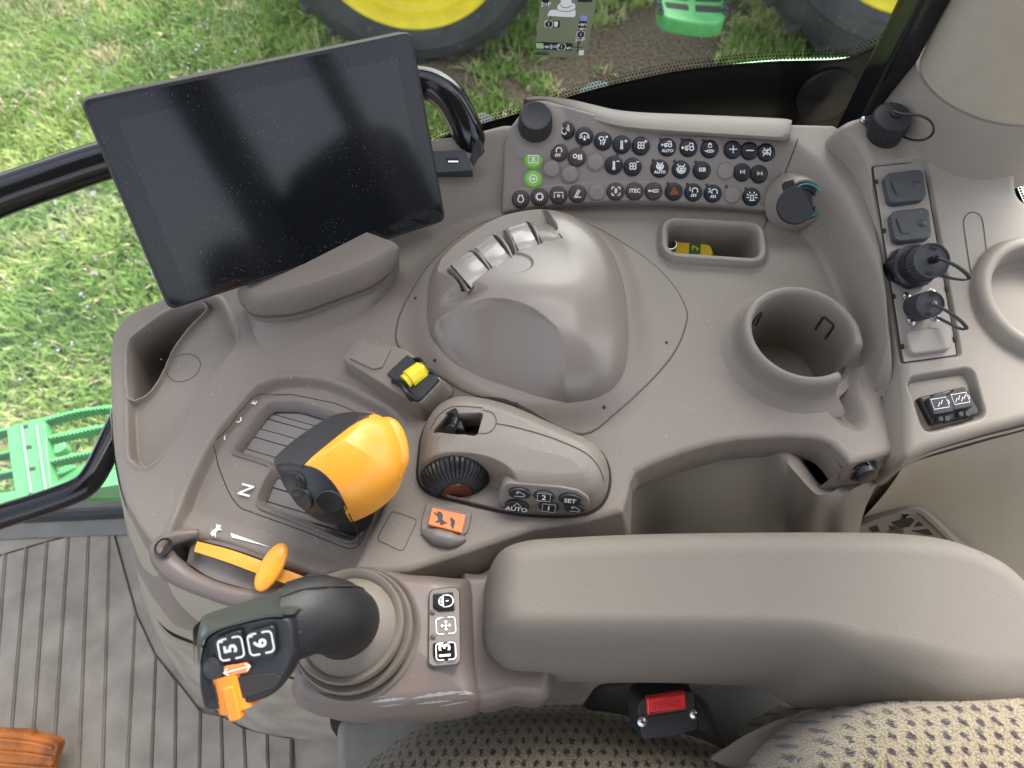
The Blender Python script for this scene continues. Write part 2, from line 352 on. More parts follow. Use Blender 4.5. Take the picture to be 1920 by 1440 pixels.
def fabric_mat():
    m = mat('seat_fabric', (.5, .42, .28), .95, spec=.1); N = m.node_tree.nodes; L = m.node_tree.links; b = N['Principled BSDF']
    tc = N.new('ShaderNodeTexCoord'); ns = N.new('ShaderNodeTexNoise'); ns.inputs['Scale'].default_value = 260; ns.inputs['Detail'].default_value = 2; L.new(tc.outputs['Object'], ns.inputs[0])
    vm = N.new('ShaderNodeVectorMath'); vm.operation = 'MULTIPLY_ADD'; L.new(ns.outputs['Color'], vm.inputs[0]); vm.inputs[1].default_value = (.0075, .0075, 0); L.new(tc.outputs['Object'], vm.inputs[2])
    sx = N.new('ShaderNodeSeparateXYZ'); L.new(vm.outputs[0], sx.inputs[0])
    def mth(op, a, bb=None, c=None):
        q = N.new('ShaderNodeMath'); q.operation = op
        for i, s in enumerate((a, bb, c)):
            if s is None: continue
            if isinstance(s, (int, float)): q.inputs[i].default_value = s
            else: L.new(s, q.inputs[i])
        return q.outputs[0]
    px_, py_ = .0110, .0094
    yy = mth('DIVIDE', sx.outputs[1], py_); row = mth('FLOOR', yy); odd = mth('MULTIPLY', mth('MODULO', mth('ABSOLUTE', row), 2), .5)
    xx = mth('FRACT', mth('ADD', mth('DIVIDE', sx.outputs[0], px_), odd)); fy = mth('FRACT', yy)
    dx = mth('ABSOLUTE', mth('SUBTRACT', xx, .5)); dy = mth('ABSOLUTE', mth('SUBTRACT', fy, .5))
    d = mth('ADD', mth('POWER', mth('DIVIDE', dx, .19), 2), mth('POWER', mth('DIVIDE', dy, .31), 2))
    mr = N.new('ShaderNodeMapRange'); L.new(d, mr.inputs[0]); mr.inputs[1].default_value = .5; mr.inputs[2].default_value = 1.7
    # knit loops
    v = N.new('ShaderNodeTexVoronoi'); v.inputs['Scale'].default_value = 620; L.new(tc.outputs['Object'], v.inputs['Vector'])
    m1 = N.new('ShaderNodeMix'); m1.data_type = 'RGBA'; L.new(v.outputs['Distance'], m1.inputs['Factor']); m1.inputs['A'].default_value = (.36, .295, .195, 1); m1.inputs['B'].default_value = (.11, .09, .06, 1)
    m2 = N.new('ShaderNodeMix'); m2.data_type = 'RGBA'; L.new(mr.outputs[0], m2.inputs['Factor']); m2.inputs['A'].default_value = (.035, .026, .028, 1); L.new(m1.outputs['Result'], m2.inputs['B'])
    L.new(m2.outputs['Result'], b.inputs['Base Color'])
    hh = mth('ADD', mth('MULTIPLY', mr.outputs[0], .6), mth('MULTIPLY', v.outputs['Distance'], -1.0))
    bp = N.new('ShaderNodeBump'); bp.inputs['Strength'].default_value = 1; bp.inputs['Distance'].default_value = .0012; L.new(hh, bp.inputs['Height']); L.new(bp.outputs[0], b.inputs['Normal'])
    b.inputs['Sheen Weight'].default_value = .3
    return m
M['fabric'] = fabric_mat()
def attr_mat(name, stops, rough=.6, trans=0):
    m = bpy.data.materials.new(name); m.use_nodes = True; N = m.node_tree.nodes; L = m.node_tree.links; b = N['Principled BSDF']
    a = N.new('ShaderNodeAttribute'); a.attribute_name = 'tone'; r = N.new('ShaderNodeValToRGB'); L.new(a.outputs['Fac'], r.inputs[0])
    r.color_ramp.elements[0].position = stops[0][0]; r.color_ramp.elements[0].color = (*stops[0][1], 1); r.color_ramp.elements[1].position = stops[-1][0]; r.color_ramp.elements[1].color = (*stops[-1][1], 1)
    for p_, c in stops[1:-1]: e = r.color_ramp.elements.new(p_); e.color = (*c, 1)
    L.new(r.outputs[0], b.inputs['Base Color']); b.inputs['Roughness'].default_value = rough; b.inputs['Specular IOR Level'].default_value = .3
    if trans:
        t = N.new('ShaderNodeBsdfTranslucent'); L.new(r.outputs[0], t.inputs[0]); x = N.new('ShaderNodeMixShader'); x.inputs[0].default_value = trans
        L.new(b.outputs[0], x.inputs[1]); L.new(t.outputs[0], x.inputs[2]); L.new(x.outputs[0], N['Material Output'].inputs[0])
    return m
# ================================================================ console deck (height field)
res = .00095
gx = np.arange(-.47, .52, res); gy = np.arange(.10, .74, res); GX, GY = np.meshgrid(gx, gy)
def PP(l, z=0.0, n=0):
    q = P3([(a, b, z) for a, b in l])[:, :2]
    return cr(q, n) if n else q
outline = np.concatenate([
    PP([(205,690),(206,655),(212,622),(235,590),(265,573),(310,556),(400,500),(520,440)]), PP([(640,330),(780,270),(880,256),(943,240)], .045),
    PP([(1100,235),(1300,236),(1485,238),(1560,240),(1585,255),(1606,280),(1622,340),(1640,420),(1655,510),(1668,600),(1680,690)], .045),
    PP([(1688,790),(1692,845),(1640,858),(1594,869),(1578,850),(1560,833),(1540,824),(1519,820),(1462,818),(1380,824),(1330,834),(1275,850),(1215,874),(1192,886),(1182,905),(1176,935),(1168,960),
        (1100,978),(1000,994),(930,1018),(850,1045),(765,1072),(690,1076),(600,1078),(500,1050),(400,1010),(330,1000),(292,1030),(262,990),(236,945),(222,900),(213,850),(208,780)])])
Z = np.zeros(GX.shape)
def opn_(l, z=0.0): return cr(PP(l, z), 90, False)
lo = np.concatenate([opn_([(300,700),(520,560),(650,500),(735,473),(840,432),(943,401),(1080,385),(1240,381),(1350,388),(1450,400),(1511,437),(1549,486),(1575,542),(1600,610),(1620,662),(1645,725),(1665,748),(1720,760)]), PP([(2000,700),(2000,0),(100,0)])])
hi = np.concatenate([opn_([(400,420),(700,290),(943,247),(1200,252),(1460,262),(1510,285),(1550,320),(1582,365),(1612,430),(1637,500),(1661,587),(1676,700),(1688,760),(1740,775)], .05), PP([(2100,700),(2100,-200),(100,-200)], .05)])
SL = sdp(GX, GY, lo, .3); SH = sdp(GX, GY, hi, .3)
t = np.where(SL <= 0, 0, np.where(SH >= 0, 1, np.clip(SL/np.maximum(SL-SH, .014), 0, 1)))
wing = .05*(.75*t+.25*ss(t))
wing *= ss(GX, -.22, -.11)
for _ in range(3):
    for ax in (0, 1): wing = (wing+sum(np.roll(wing, s_, ax)+np.roll(wing, -s_, ax) for s_ in (1, 2, 3, 4)))/9
Z += wing
Z -= .0015*np.exp(-(SL/.012)**2)
# dish round the palm control
plate_px = [(743,620),(750,590),(775,545),(810,500),(860,452),(900,425),(950,411),(1000,410),(1060,418),(1120,435),(1190,470),(1250,520),(1285,575),(1286,610),(1262,665),(1210,725),(1150,780),(1095,815),(1020,795),(960,768),(880,745),(830,715),(762,668),(743,640)]
plate = PP(plate_px, 0, 120)
sp = sdp(GX, GY, plate); Z += np.where(t <= 0, .0012*ss(sp, -.001, .002), 0)
_db = PP([(800,585),(803,545),(815,512),(858,472),(925,432),(1000,415),(1060,422),(1112,448),(1150,492),(1172,560),(1178,650),(1164,722),(1110,762),(1000,768),(905,745),(838,700),(806,640)], 0, 80)
Z += .011*ss(sdp(GX, GY, _db), -.036, .004)**2
# left tray
tray = PP([(240,648),(262,622),(305,590),(360,568),(402,560),(414,566),(432,600),(443,630),(437,655),(400,705),(370,745),(340,795),(310,840),(290,866),(268,876),(250,866),(243,850),(240,780),(239,700)], 0, 110)
stt = sdp(GX, GY, tray); Z -= .011*ss(stt, 0, .0035); Z += .0016*np.exp(-((stt+.0018)/.0018)**2)
deep = PP([(241,655),(262,624),(310,591),(366,571),(384,571),(380,582),(352,610),(322,650),(303,688),(286,720),(270,738),(256,744),(243,742)], -.002, 80)
sdd = sdp(GX, GY, deep); Z += .0075*np.exp(-((sdd+.0012)/.0017)**2)*ss(stt, -.001, .003)
# shifter recess
rec = np.concatenate([PP([(322,996),(335,960),(352,915),(380,855),(410,805),(440,770),(462,742),(483,722),(520,709),(560,706),(610,712),(650,727),(694,750),(728,768),(750,790),(756,820),(752,860),(742,895),(733,920),(715,965),(694,1010),(668,1062)], 0), PP([(640,1120),(560,1130),(450,1110),(330,1060)])])
sr = sdp(GX, GY, rec); Z -= .012*ss(sr, -.001, .007); Z += .0008*np.exp(-((sr+.003)/.003)**2)
# slope up for the throttle quadrant, soft ridge
rdg = sdp(GX, GY, PP([(345,970),(400,985),(500,1015),(560,1040),(620,1060),(640,1085),(540,1100),(400,1060),(330,1020)], -.01, 60)); Z += .006*ss(rdg, -.008, .010)
# wear groove beside cup notch
scoop = PP([(1540,745),(1556,718),(1580,690),(1604,678),(1610,700),(1612,735),(1625,770),(1628,795),(1615,808),(1590,802),(1562,785)], 0, 60)
Z -= .013*ss(sdp(GX, GY, scoop), -.002, .018)
# switch panel recess outline (blank square) and pocket moulding
pocket = rpoly(PP([(1252,418),(1420,428),(1424,486),(1252,474)], .006), .012, 6)
sk = sdp(GX, GY, pocket); Z += .006*ss(sk, -.013, -.004)
so = sdp(GX, GY, outline, .08)
Z -= .004*(1-rnd(so+.0005, .007)); Z -= np.clip(-so*2.6, 0, .16)
CUPC = P(1506, 624, .03)[:2]; CUPR = .0500
rc = np.hypot(GX-CUPC[0], GY-CUPC[1])
deep = PP([(241,655),(262,624),(310,591),(366,571),(384,571),(380,582),(352,610),(322,650),(303,688),(286,720),(270,738),(256,744),(243,742)], -.002, 80)
gate_px = [(437,847),(462,810),(490,772),(510,757),(560,757),(624,776),(705,806),(722,830),(716,880),(700,940),(676,998),(664,1014),(650,1012),(600,992),(540,968),(490,950),(484,938),(497,905),(511,882),(508,870),(480,860)]
GZ = -.011
gate = rpoly(PP(gate_px, GZ), .004, 4)
keep = (so > -.045)
keep &= ~((GX > P(1188, 900)[0])&(GY < P(1700, 790)[1])&(so < -.005))
keep &= rc > CUPR+.003
keep &= sdp(GX, GY, pocket) < -.0025
keep &= sdp(GX, GY, deep) < -.0015
keep &= sdp(GX, GY, gate) < -.001
def HZ(x, y):
    i = np.clip((np.asarray(x)-gx[0])/res, 0, len(gx)-2); j = np.clip((np.asarray(y)-gy[0])/res, 0, len(gy)-2)
    a, b = i.astype(int), j.astype(int); fx, fy = i-a, j-b
    return Z[b, a]*(1-fx)*(1-fy)+Z[b, a+1]*fx*(1-fy)+Z[b+1, a]*(1-fx)*fy+Z[b+1, a+1]*fx*fy
def on(pts, dz=.0003): pts = np.asarray(pts)[:, :2]; return np.column_stack([pts, HZ(pts[:, 0], pts[:, 1])+dz])
console = thing('side_console', 'wide taupe moulded side console with cup holder, tray and lever gate beside the armrest', 'console', P(960, 640, -.5))
obj('deck', grid_faces(np.stack([GX, GY, Z], -1), keep), M['deck'], console, sharp=None)
def seam(pts, wd=.0009, closed=False, par=console, mt='gap', dz=.0003, name='seam'):
    return obj(name, ribbon(on(pts, dz), wd, (0, 0, 1), closed), M[mt], par, flat=True)
seam(plate, .0008, True)
for u, v in ((780,566),(1249,644),(1131,771),(817,686),(1092,447),(967,768),(863,468)):
    c = P(u, v)[:2]; obj('screw_hole', fills(W0, [on(circ(*c, .0017, 12), .0004)[:, :2]], 0) if 0 else (on(circ(*c, .0017, 14), .0005), [tuple(range(14))]), M['gap'], console, flat=True)
seam(circ(*P(342, 686, -.008)[:2], .0165, 50), .0006, True)
seam(rpoly(PP([(735,958),(783,975),(755,1035),(706,1012)]), .004), .0006, True)
seam(PP([(410,833),(430,808),(452,780),(477,750),(491,741),(547,739),(630,756),(700,785)], GZ), .0007)
seam(cr(PP([(405,842),(407,866),(416,892),(430,925),(449,950),(472,960),(560,992),(640,1024),(658,1028),(674,1020),(684,1000)], GZ), 60, False), .0008)
seam(cr(PP([(1485,286),(1470,330),(1447,395)], .03), 20, False), .0012)
# wells: ring lists
def well(poly, spec, z=True):
    R = []
    for d, h in spec:
        q = off2(poly, d); R.append(np.column_stack([q, np.full(len(q), h)]))
    A = .5*np.sum(poly[:, 0]*np.roll(poly[:, 1], -1)-np.roll(poly[:, 0], -1)*poly[:, 1])
    if A < 0: R = [r[::-1] for r in R]
    return rings(R, cap1=True)
obj('storage_pocket', well(pocket, [(.011,-.001),(.009,.0055),(.006,.0085),(.003,.0088),(.0012,.0080),(0,.006),(-.001,.002),(-.004,-.05)]), M['deck'], console)
seam_ = [P(1275,418,-.01), P(1385,428,-.01)]
R = []
for d, h, ab in ((.0035,-.0006,0),(.0018,.0003,0),(.0006,.0002,0),(-.0004,-.0012,0),(-.0012,-.012,1),(-.0025,-.03,1),(-.006,-.065,1)):
    q = off2(deep, d); R.append(np.column_stack([q, np.full(len(q), h) if ab else HZ(*off2(deep, max(d, .0006)).T)+h]))
if .5*np.sum(deep[:, 0]*np.roll(deep[:, 1], -1)-np.roll(deep[:, 0], -1)*deep[:, 1]) < 0: R = [r[::-1] for r in R]
obj('deep_pocket', rings(R, cap1=True), M['deck'], console)
# cup holder
def cup():
    n = 280; th = np.linspace(0, 2*math.pi, n, endpoint=False)
    q = P(1588, 700, .01)[:2]-CUPC; tn = math.atan2(q[1], q[0]); dth = np.abs((th-tn+math.pi)%(2*math.pi)-math.pi)
    k = ss(dth, .26, .42); prof = [(.030,-.004),(.022,.0006),(.015,.004),(.0105,.010),(.0085,.020),(.0075,.027),(.0055,.0305),(.003,.0315),(.0005,.031),(-.0012,.028),(-.0018,.02),(-.003,-.02),(-.0065,-.058),(-.009,-.0605)]
    R = []
    for i, (dr, h) in enumerate(prof):
        hh = h*k + (1-k)*np.minimum(h, -.006-.004*(i > 3)); r = CUPR+dr*np.where(i < 7, k*1+(1-k)*.45, 1)
        x = CUPC[0]+r*np.cos(th); y = CUPC[1]+r*np.sin(th); hh = hh+(HZ(x, y) if i < 1 else 0)*0
        R.append(np.column_stack([x, y, hh]))
    return rings(R, cap1=True)
obj('cup_holder', cup(), M['deck'], console, sharp=60)
seam([P(1421,619,-.055), P(1481,629,-.055)], .0001)
# slots on the cup's back wall
def cupwall(a, h, rr=.0515-.0035): return np.array([CUPC[0]+(CUPR-.0029-(.02-h)*.0008)*math.cos(a), CUPC[1]+(CUPR-.0029)*math.sin(a), h])
for a0 in (.62, 2.35):
    pts = [cupwall(a0-.15, -.012), cupwall(a0-.15, .008), cupwall(a0-.13, .011), cupwall(a0+.13, .011), cupwall(a0+.15, .008), cupwall(a0+.15, -.012)]
    obj('slot', tube(pts, .0013, 6, 12, False), M['gap'], console)
# lever gate: bevel, shutter slats
obj('gate_bezel', well(gate, [(.0034,GZ-.0015),(.0028,GZ+.0008),(.0016,GZ+.0012),(.0004,GZ+.0003),(-.0035,GZ-.0065),(-.0045,GZ-.0085)])[:1]+(well(gate, [(.0034,GZ-.0015),(.0028,GZ+.0008),(.0016,GZ+.0012),(.0004,GZ+.0003),(-.0035,GZ-.0065),(-.0045,GZ-.0085)])[1][:-1],), M['deck2'], console)
d1 = P(640, 830, GZ-.01)-P(445, 775, GZ-.01); d1 = nrm(d1[:2]); d2 = np.array([d1[1], -d1[0]]); base = P(430, 750, GZ-.01)[:2]
k = -.022
obj('gate_floor', prism(W0, off2(gate, -.001)[::1] if .5*np.sum(gate[:, 0]*np.roll(gate[:, 1], -1)-np.roll(gate[:, 0], -1)*gate[:, 1]) > 0 else off2(gate, -.001)[::-1], GZ-.018, GZ-.015), M['gap'], console)
for i in range(15):
    wdt = (.010, .014, .0065, .012)[i % 4]; b0 = base+d2*k; b1 = base+d2*(k+wdt-.0005); k += wdt; zz = GZ-.0085-.0025*abs(i-6)/6-.0004*(i % 2)
    q = np.array([b0-d1*.02, b0+d1*.20, b1+d1*.20, b1-d1*.02]); obj('shutter_slat', prism(W0, q, zz-.004, zz, .0005, 1), M['grey2'], console)
for ch, u, v, s in (('E', 477, 757, .0055), ('O', 449, 789, .0055), ('A', 421, 821, .0055), ('N', 464, 921, .0105)):
    c = P(u, v, GZ); obj('letter', text_geo(W0, ch, s*1.6, c[0], c[1], GZ+.0026, rad(75 if ch != 'A' else -20), bold=.0002), M['white'], console, flat=True)
c = P(371, 897, -.011); obj('mark', fills(Fr((c[0], c[1], -.0105)), [[(-.002,-.001),(.002,-.001),(.0003,.0026)]]), M['white'], console, flat=True)
# wedge + hare symbols by the throttle
fz = -.004
obj('mark', (P3([(430,997,fz),(437,1005,fz),(505,1025,fz),(432,1006,fz)]), [(0,1,2),(0,2,3)]) if 0 else (on(PP([(430,997),(508,1025),(434,1007)], fz), .0012), [(0,1,2)]), M['white'], console, flat=True)
hare = [(-1,-.2),(-.8,.3),(-.3,.5),(.2,.35),(.5,.6),(.75,1.0),(.8,.5),(1.0,.35),(.85,.05),(.5,-.05),(.55,-.5),(.35,-.5),(.2,-.15),(-.3,-.2),(-.75,-.65),(-.95,-.6),(-.6,-.25)]
def blob(poly, c, s, rot, par, mt, fr=W0, dz=.0005, name='symbol', drape=True):
    p = np.array(poly, float)*s; cs, sn = math.cos(rot), math.sin(rot); q = np.column_stack([c[0]+p[:, 0]*cs-p[:, 1]*sn, c[1]+p[:, 0]*sn+p[:, 1]*cs])
    return obj(name, ((on(q, dz) if drape else fr.w(q[:, 0], q[:, 1], dz)), [tuple(range(len(q)))]), M[mt], par, flat=True)
blob(hare, P(405, 994, -.005), .0062, rad(60), console, 'white', dz=.0014)
# cream skirt below the left edge, mauve lower band
sk_rows = [[(207,760,-.02),(214,860,-.02),(234,945,-.02),(262,997,-.02),(300,1040,-.022),(372,1085,-.024),(460,1125,-.03),(600,1180,-.03)],
           [(206,770,-.06),(216,870,-.06),(232,960,-.06),(256,1030,-.06),(292,1080,-.06),(350,1130,-.06),(440,1170,-.06),(600,1215,-.06)],
           [(212,800,-.22),(224,890,-.22),(238,980,-.22),(262,1085,-.22),(300,1168,-.22),(372,1206,-.22),(470,1245,-.22),(620,1290,-.22)]]
obj('side_skirt', loft(sk_rows, 60, 14), M['cream'], console)
obj('lower_skirt', loft([[(214,800,-.223),(228,890,-.223),(245,985,-.223),(270,1100,-.223),(308,1180,-.223),(372,1212,-.223),(470,1250,-.223),(620,1295,-.223)],
    [(230,880,-.40),(240,960,-.40),(250,1040,-.40),(272,1130,-.40),(312,1215,-.40),(375,1280,-.40),(480,1335,-.40),(620,1360,-.40)],
    [(236,920,-.498),(246,1000,-.498),(262,1085,-.498),(290,1180,-.498),(338,1265,-.498),(402,1330,-.498),(490,1375,-.498),(640,1392,-.498)]], 60, 14), M['mat_'], console)
# lower pocket lip and inner faces
obj('pocket_back', loft([[(1176,960,-.03),(1192,890,-.01),(1275,851,-.01),(1380,826,-.01),(1519,822,-.01),(1560,835,-.01),(1592,871,-.01)], [(1170,1000,-.10),(1195,950,-.10),(1275,910,-.10),(1380,890,-.10),(1500,890,-.10),(1545,915,-.10),(1560,950,-.10)]], 60, 6), M['deck2'], console)
obj('pocket_lip', loft([[(1180,930,-.12),(1200,890,-.12),(1270,870,-.12),(1355,855,-.12),(1445,845,-.12),(1490,850,-.12),(1510,870,-.12),(1530,895,-.12),(1545,905,-.12),(1560,905,-.12),(1595,900,-.12),(1640,890,-.12)],
   [(1177,924,-.04),(1196,884,-.036),(1268,855,-.034),(1352,833,-.032),(1436,824,-.032),(1474,829,-.032),(1494,846,-.034),(1513,876,-.038),(1534,906,-.044),(1548,914,-.046),(1592,906,-.046),(1640,895,-.046)], [(1176,925,-.03),(1195,885,-.026),(1267,857,-.024),(1350,836,-.022),(1432,829,-.022),(1462,838,-.022),(1478,856,-.024),(1500,886,-.028),(1527,921,-.034),(1545,925,-.036),(1590,916,-.036),(1640,903,-.036)],
   [(1176,935,-.03),(1196,893,-.028),(1268,865,-.026),(1350,845,-.024),(1428,838,-.024),(1456,846,-.024),(1470,864,-.026),(1492,896,-.03),(1520,932,-.036),(1545,938,-.038),(1590,928,-.038),(1642,912,-.038)],
   [(1150,1090,-.16),(1200,1060,-.16),(1270,1050,-.14),(1350,1040,-.13),(1430,1030,-.13),(1460,1025,-.13),(1480,1020,-.13),(1500,1020,-.12),(1530,1010,-.11),(1550,1005,-.11),(1580,1000,-.10),(1620,960,-.08)],
   [(1150,1180,-.30),(1200,1180,-.30),(1270,1180,-.30),(1350,1180,-.30),(1430,1180,-.3),(1460,1180,-.3),(1480,1180,-.3),(1500,1180,-.3),(1530,1180,-.3),(1550,1150,-.28),(1570,1120,-.25),(1600,1050,-.2)]], 80, 24), M['side'], console, sharp=60)
eo = outline[:, :]; e0 = int(np.argmin(np.linalg.norm(outline-P(1692,845)[:2], axis=1))); e1 = int(np.argmin(np.linalg.norm(outline-P(1182,905)[:2], axis=1)))
R = []
for d, h in ((.0028,-.0098),(.0058,-.0175),(.0062,-.035)):
    q = cr(off2(outline, d)[e0:e1+1], 120, False); R.append(np.column_stack([q, np.full(len(q), h)]))
obj('deck_edge', rings(R, closed=False), M['deck'], console)
obj('inner_panel', prism(W0, PP([(1180,840),(1780,740),(1800,1000),(1180,1000)][::-1], -.19), -.2, -.19), M['deck2'], console)
obj('corner_filler', loft([[(1696,856,-.015),(1645,903,-.045),(1600,962,-.115),(1560,1040,-.215),(1500,1180,-.4)], [(1708,868,-.03),(1690,905,-.075),(1660,970,-.15),(1620,1060,-.25),(1560,1200,-.42)]], 30, 6), M['deck2'], console)
# corner face with round socket
obj('corner_face', loft([[(1592,869,-.003),(1640,858,-.003),(1692,846,-.003)], [(1560,895,-.02),(1610,885,-.02),(1668,872,-.02)], [(1528,919,-.04),(1580,914,-.04),(1642,901,-.04)]], 10, 8), M['deck'], console)
fk = fr3((1592,875,-.008), (1680,855,-.008), (1585,910,-.037))
ck = fk.px(1617, 880)
kn = obj('round_socket', lathe(fk, [(.0145,0),(.0145,.002),(.011,.0025),(.0105,.009),(.009,.010)], 32, cx=ck[0], cy=ck[1]), M['black'], console)
for i in range(8):
    a = i*math.pi/4; obj('socket_rib', prism(fk, rrect(ck[0]+.0122*math.cos(a), ck[1]+.0122*math.sin(a), .003, .0016, .0004, a), 0, .0045, .0003), M['black'], console)
# square inset panel edge: front wall filler down to the floor
obj('front_wall', loft([[(1172,975,-.09),(1000,1045,-.09),(850,1085,-.09),(765,1110,-.09),(600,1130,-.09)], [(1150,1140,-.49),(1000,1180,-.49),(850,1200,-.49),(765,1220,-.49),(600,1240,-.49)]], 20, 6), M['deck2'], console)

# ================================================================ palm control (dome)
fd = W0
dome_t = thing('palm_control', 'large glossy taupe palm rest dome with finger paddles on its upper left edge', 'hand control', P(985, 600, 0))
base_o = PP([(800,585),(803,545),(815,512),(858,472),(925,432),(1000,415),(1060,422),(1112,448),(1150,492),(1172,560),(1178,650),(1164,722),(1110,762),(1000,768),(905,745),(838,700),(806,640)], 0, 100)
scp = PP([(806,590),(838,584),(880,590),(925,588),(965,596),(1005,614),(1045,645),(1070,685),(1080,722),(1076,742),(1010,790),(900,790),(800,720),(780,640)], .034, 90)
pad_reg = PP([(815,500),(800,450),(900,370),(1000,350),(1026,400),(1040,449),(1012,476),(966,492),(880,553),(868,556),(850,530)], .036)
dimple = P(965, 506, .046)[:2]; well1 = P(868, 562, .040)[:2]
def hdome(A, B, S):
    h = .052*rnd(S, .062)**1.05 + .0015
    h = h + .010*np.exp(-(((A-P(1000,560,.05)[0])/.05)**2+((B-P(1000,560,.05)[1])/.04)**2))
    s = sdp(A, B, scp); h2 = .056*(np.maximum(S, 0)/(np.maximum(S, 0)+np.maximum(s, 0)*1.15+1e-4))**.85-.001*ss(s, 0, .006)
    h = np.where(s > 0, smin(h, h2, .0015), h)
    s = sdp(A, B, pad_reg); h = np.where(s > -.002, smin(h, h*0+.050-.018*ss(s, -.0005, .0015), .0005), h)
    h -= .0018*ss(-(np.hypot((A-dimple[0])/1.25, B-dimple[1])), -.0155, -.0125)
    e = (A-well1[0])*.96+(B-well1[1])*-.1; g = (B-well1[1]); h -= .007*ss(1-np.sqrt((e/.026)**2+(g/.0125)**2), 0, .8)
    return h-.004*ss(-S, 0, .004)
obj('dome', rpatch(fd, base_o, hdome, None, 190, 380, .01, 1.15), M['dome'], dome_t, sharp=None)
def paddle(q, nm, mt):
    a, b, c, d = [np.array(x) for x in q]     # top-left, top-right, bottom-right, bottom-left px
    rows = []
    for s, z in ((-.10,.016),(-.04,.028),(.03,.038),(.14,.0455),(.40,.0515),(.75,.0535),(1.0,.0515)):
        l = a+(d-a)*s; r = b+(c-b)*s; rows.append([P(*l, z), P(*((l+r)/2), z+.0012), P(*r, z)])
    R = np.array([cr(np.array(r), 9, False) for r in rows]); R = np.array([cr(R[:, j], 16, False) for j in range(9)]).transpose(1, 0, 2)
    e = [P(*(a+(d-a)*s), z+.0006) for s, z in ((.0,.0335),(.14,.0455),(.4,.0515),(.75,.0535),(1.0,.0515))]; g = [P(*(b+(c-b)*s), z+.0006) for s, z in ((1.0,.0515),(.75,.0535),(.4,.0515),(.14,.0455),(.0,.0335))]
    obj('paddle_gap', tube(np.array(e+g), .0006, 6, 40, False), M['gap'], dome_t)
    return obj(nm, rings(list(R), closed=False), M[mt], dome_t)
PQ = [((846,497),(884,470),(921,510),(884,541)), ((892,465),(924,441),(960,484),(928,508)), ((952,428),(988,417),(1012,461),(975,476)), ((1000,418),(1036,420),(1058,452),(1019,462))]
for i, q in enumerate(PQ): paddle(q, 'paddle' if i < 3 else 'blank_paddle', 'silver' if i < 3 else 'dome')
def fin(pl, zt):   # rib wall between the paddles: px top curve
    top = cr(P3(pl), 14, False); bot = top.copy(); bot[:, 2] = .004; dr = nrm(np.array([top[-1]-top[0]])[0]); side = nrm(np.cross(dr, (0,0,1)))*.0014
    R = []
    for k2 in range(14): R.append(np.array([bot[k2]-side, top[k2]-side-np.array([0,0,.0006]), top[k2]-side*.4, top[k2]+side*.4, top[k2]+side-np.array([0,0,.0006]), bot[k2]+side]))
    return obj('divider_rib', rings(R, closed=True, cap0=True, cap1=True), M['dome'], dome_t, sharp=60)
for pl in ([(834,505,.024),(846,503,.040),(860,514,.050),(879,545,.052)], [(874,470,.024),(888,468,.042),(902,480,.053),(924,511,.054)], [(922,438,.026),(934,441,.045),(950,460,.054),(962,486,.054)],
           [(942,430,.026),(952,432,.044),(962,450,.053),(971,480,.053)], [(985,413,.028),(996,417,.045),(1006,434,.053),(1015,464,.053)]): fin(pl, 0)

# ================================================================ keypad
kp_o = P(945, 400, .0045); fkp = fr3((945,400,.0055), (1450,400,.0055), (1200,252,.0515))
kp = thing('keypad_panel', 'long sloping taupe panel covered in round black, brown and green push buttons', 'control panel', P(1200, 390, 0))
kpoly = fkp.pl([(941,400),(943,330),(945,262),(958,240),(972,222),(985,203),(1003,190),(1024,188),(1070,200),(1150,222),(1280,240),(1483,242),(1484,262),(1470,315),(1447,396),(1350,386),(1240,379),(1160,378),(1080,382),(1000,389)])
kpr = rpoly(kpoly, .003, 3)
strip = fkp.pl([(957,375),(965,360),(1000,352),(1080,345),(1160,342),(1240,342),(1340,347),(1410,353),(1426,366),(1428,378),(1418,388),(1340,381),(1240,376),(1150,376),(1060,382),(985,391),(965,389)]); strip = cr(strip, 100)
grp1 = cr(fkp.pl([(1237,256),(1245,255),(1340,257),(1352,262),(1354,272),(1344,315),(1336,331),(1325,336),(1225,334),(1213,328),(1212,318),(1222,275)]), 80)
grp2 = cr(fkp.pl([(1366,263),(1375,260),(1448,265),(1457,272),(1455,285),(1443,330),(1434,341),(1424,342),(1350,337),(1342,330),(1342,318),(1355,278)]), 80)
kb = fkp.px(1003, 240)
def hk(A, B, S):
    h = .0035*rnd(S, .004)-.0035-.02*ss(-S, 0, .003)
    for g in (strip, grp1, grp2):
        s = sdp(A, B, g, .02); h += .0009*ss(s, -.0008, .0006)
    r = np.hypot(A-kb[0], B-kb[1]); h += .007*(1-ss(r, .022, .040)) 
    return h
obj('face_plate', patch(fkp, kpr, hk, .0009, .003), M['pad'], kp, sharp=None)
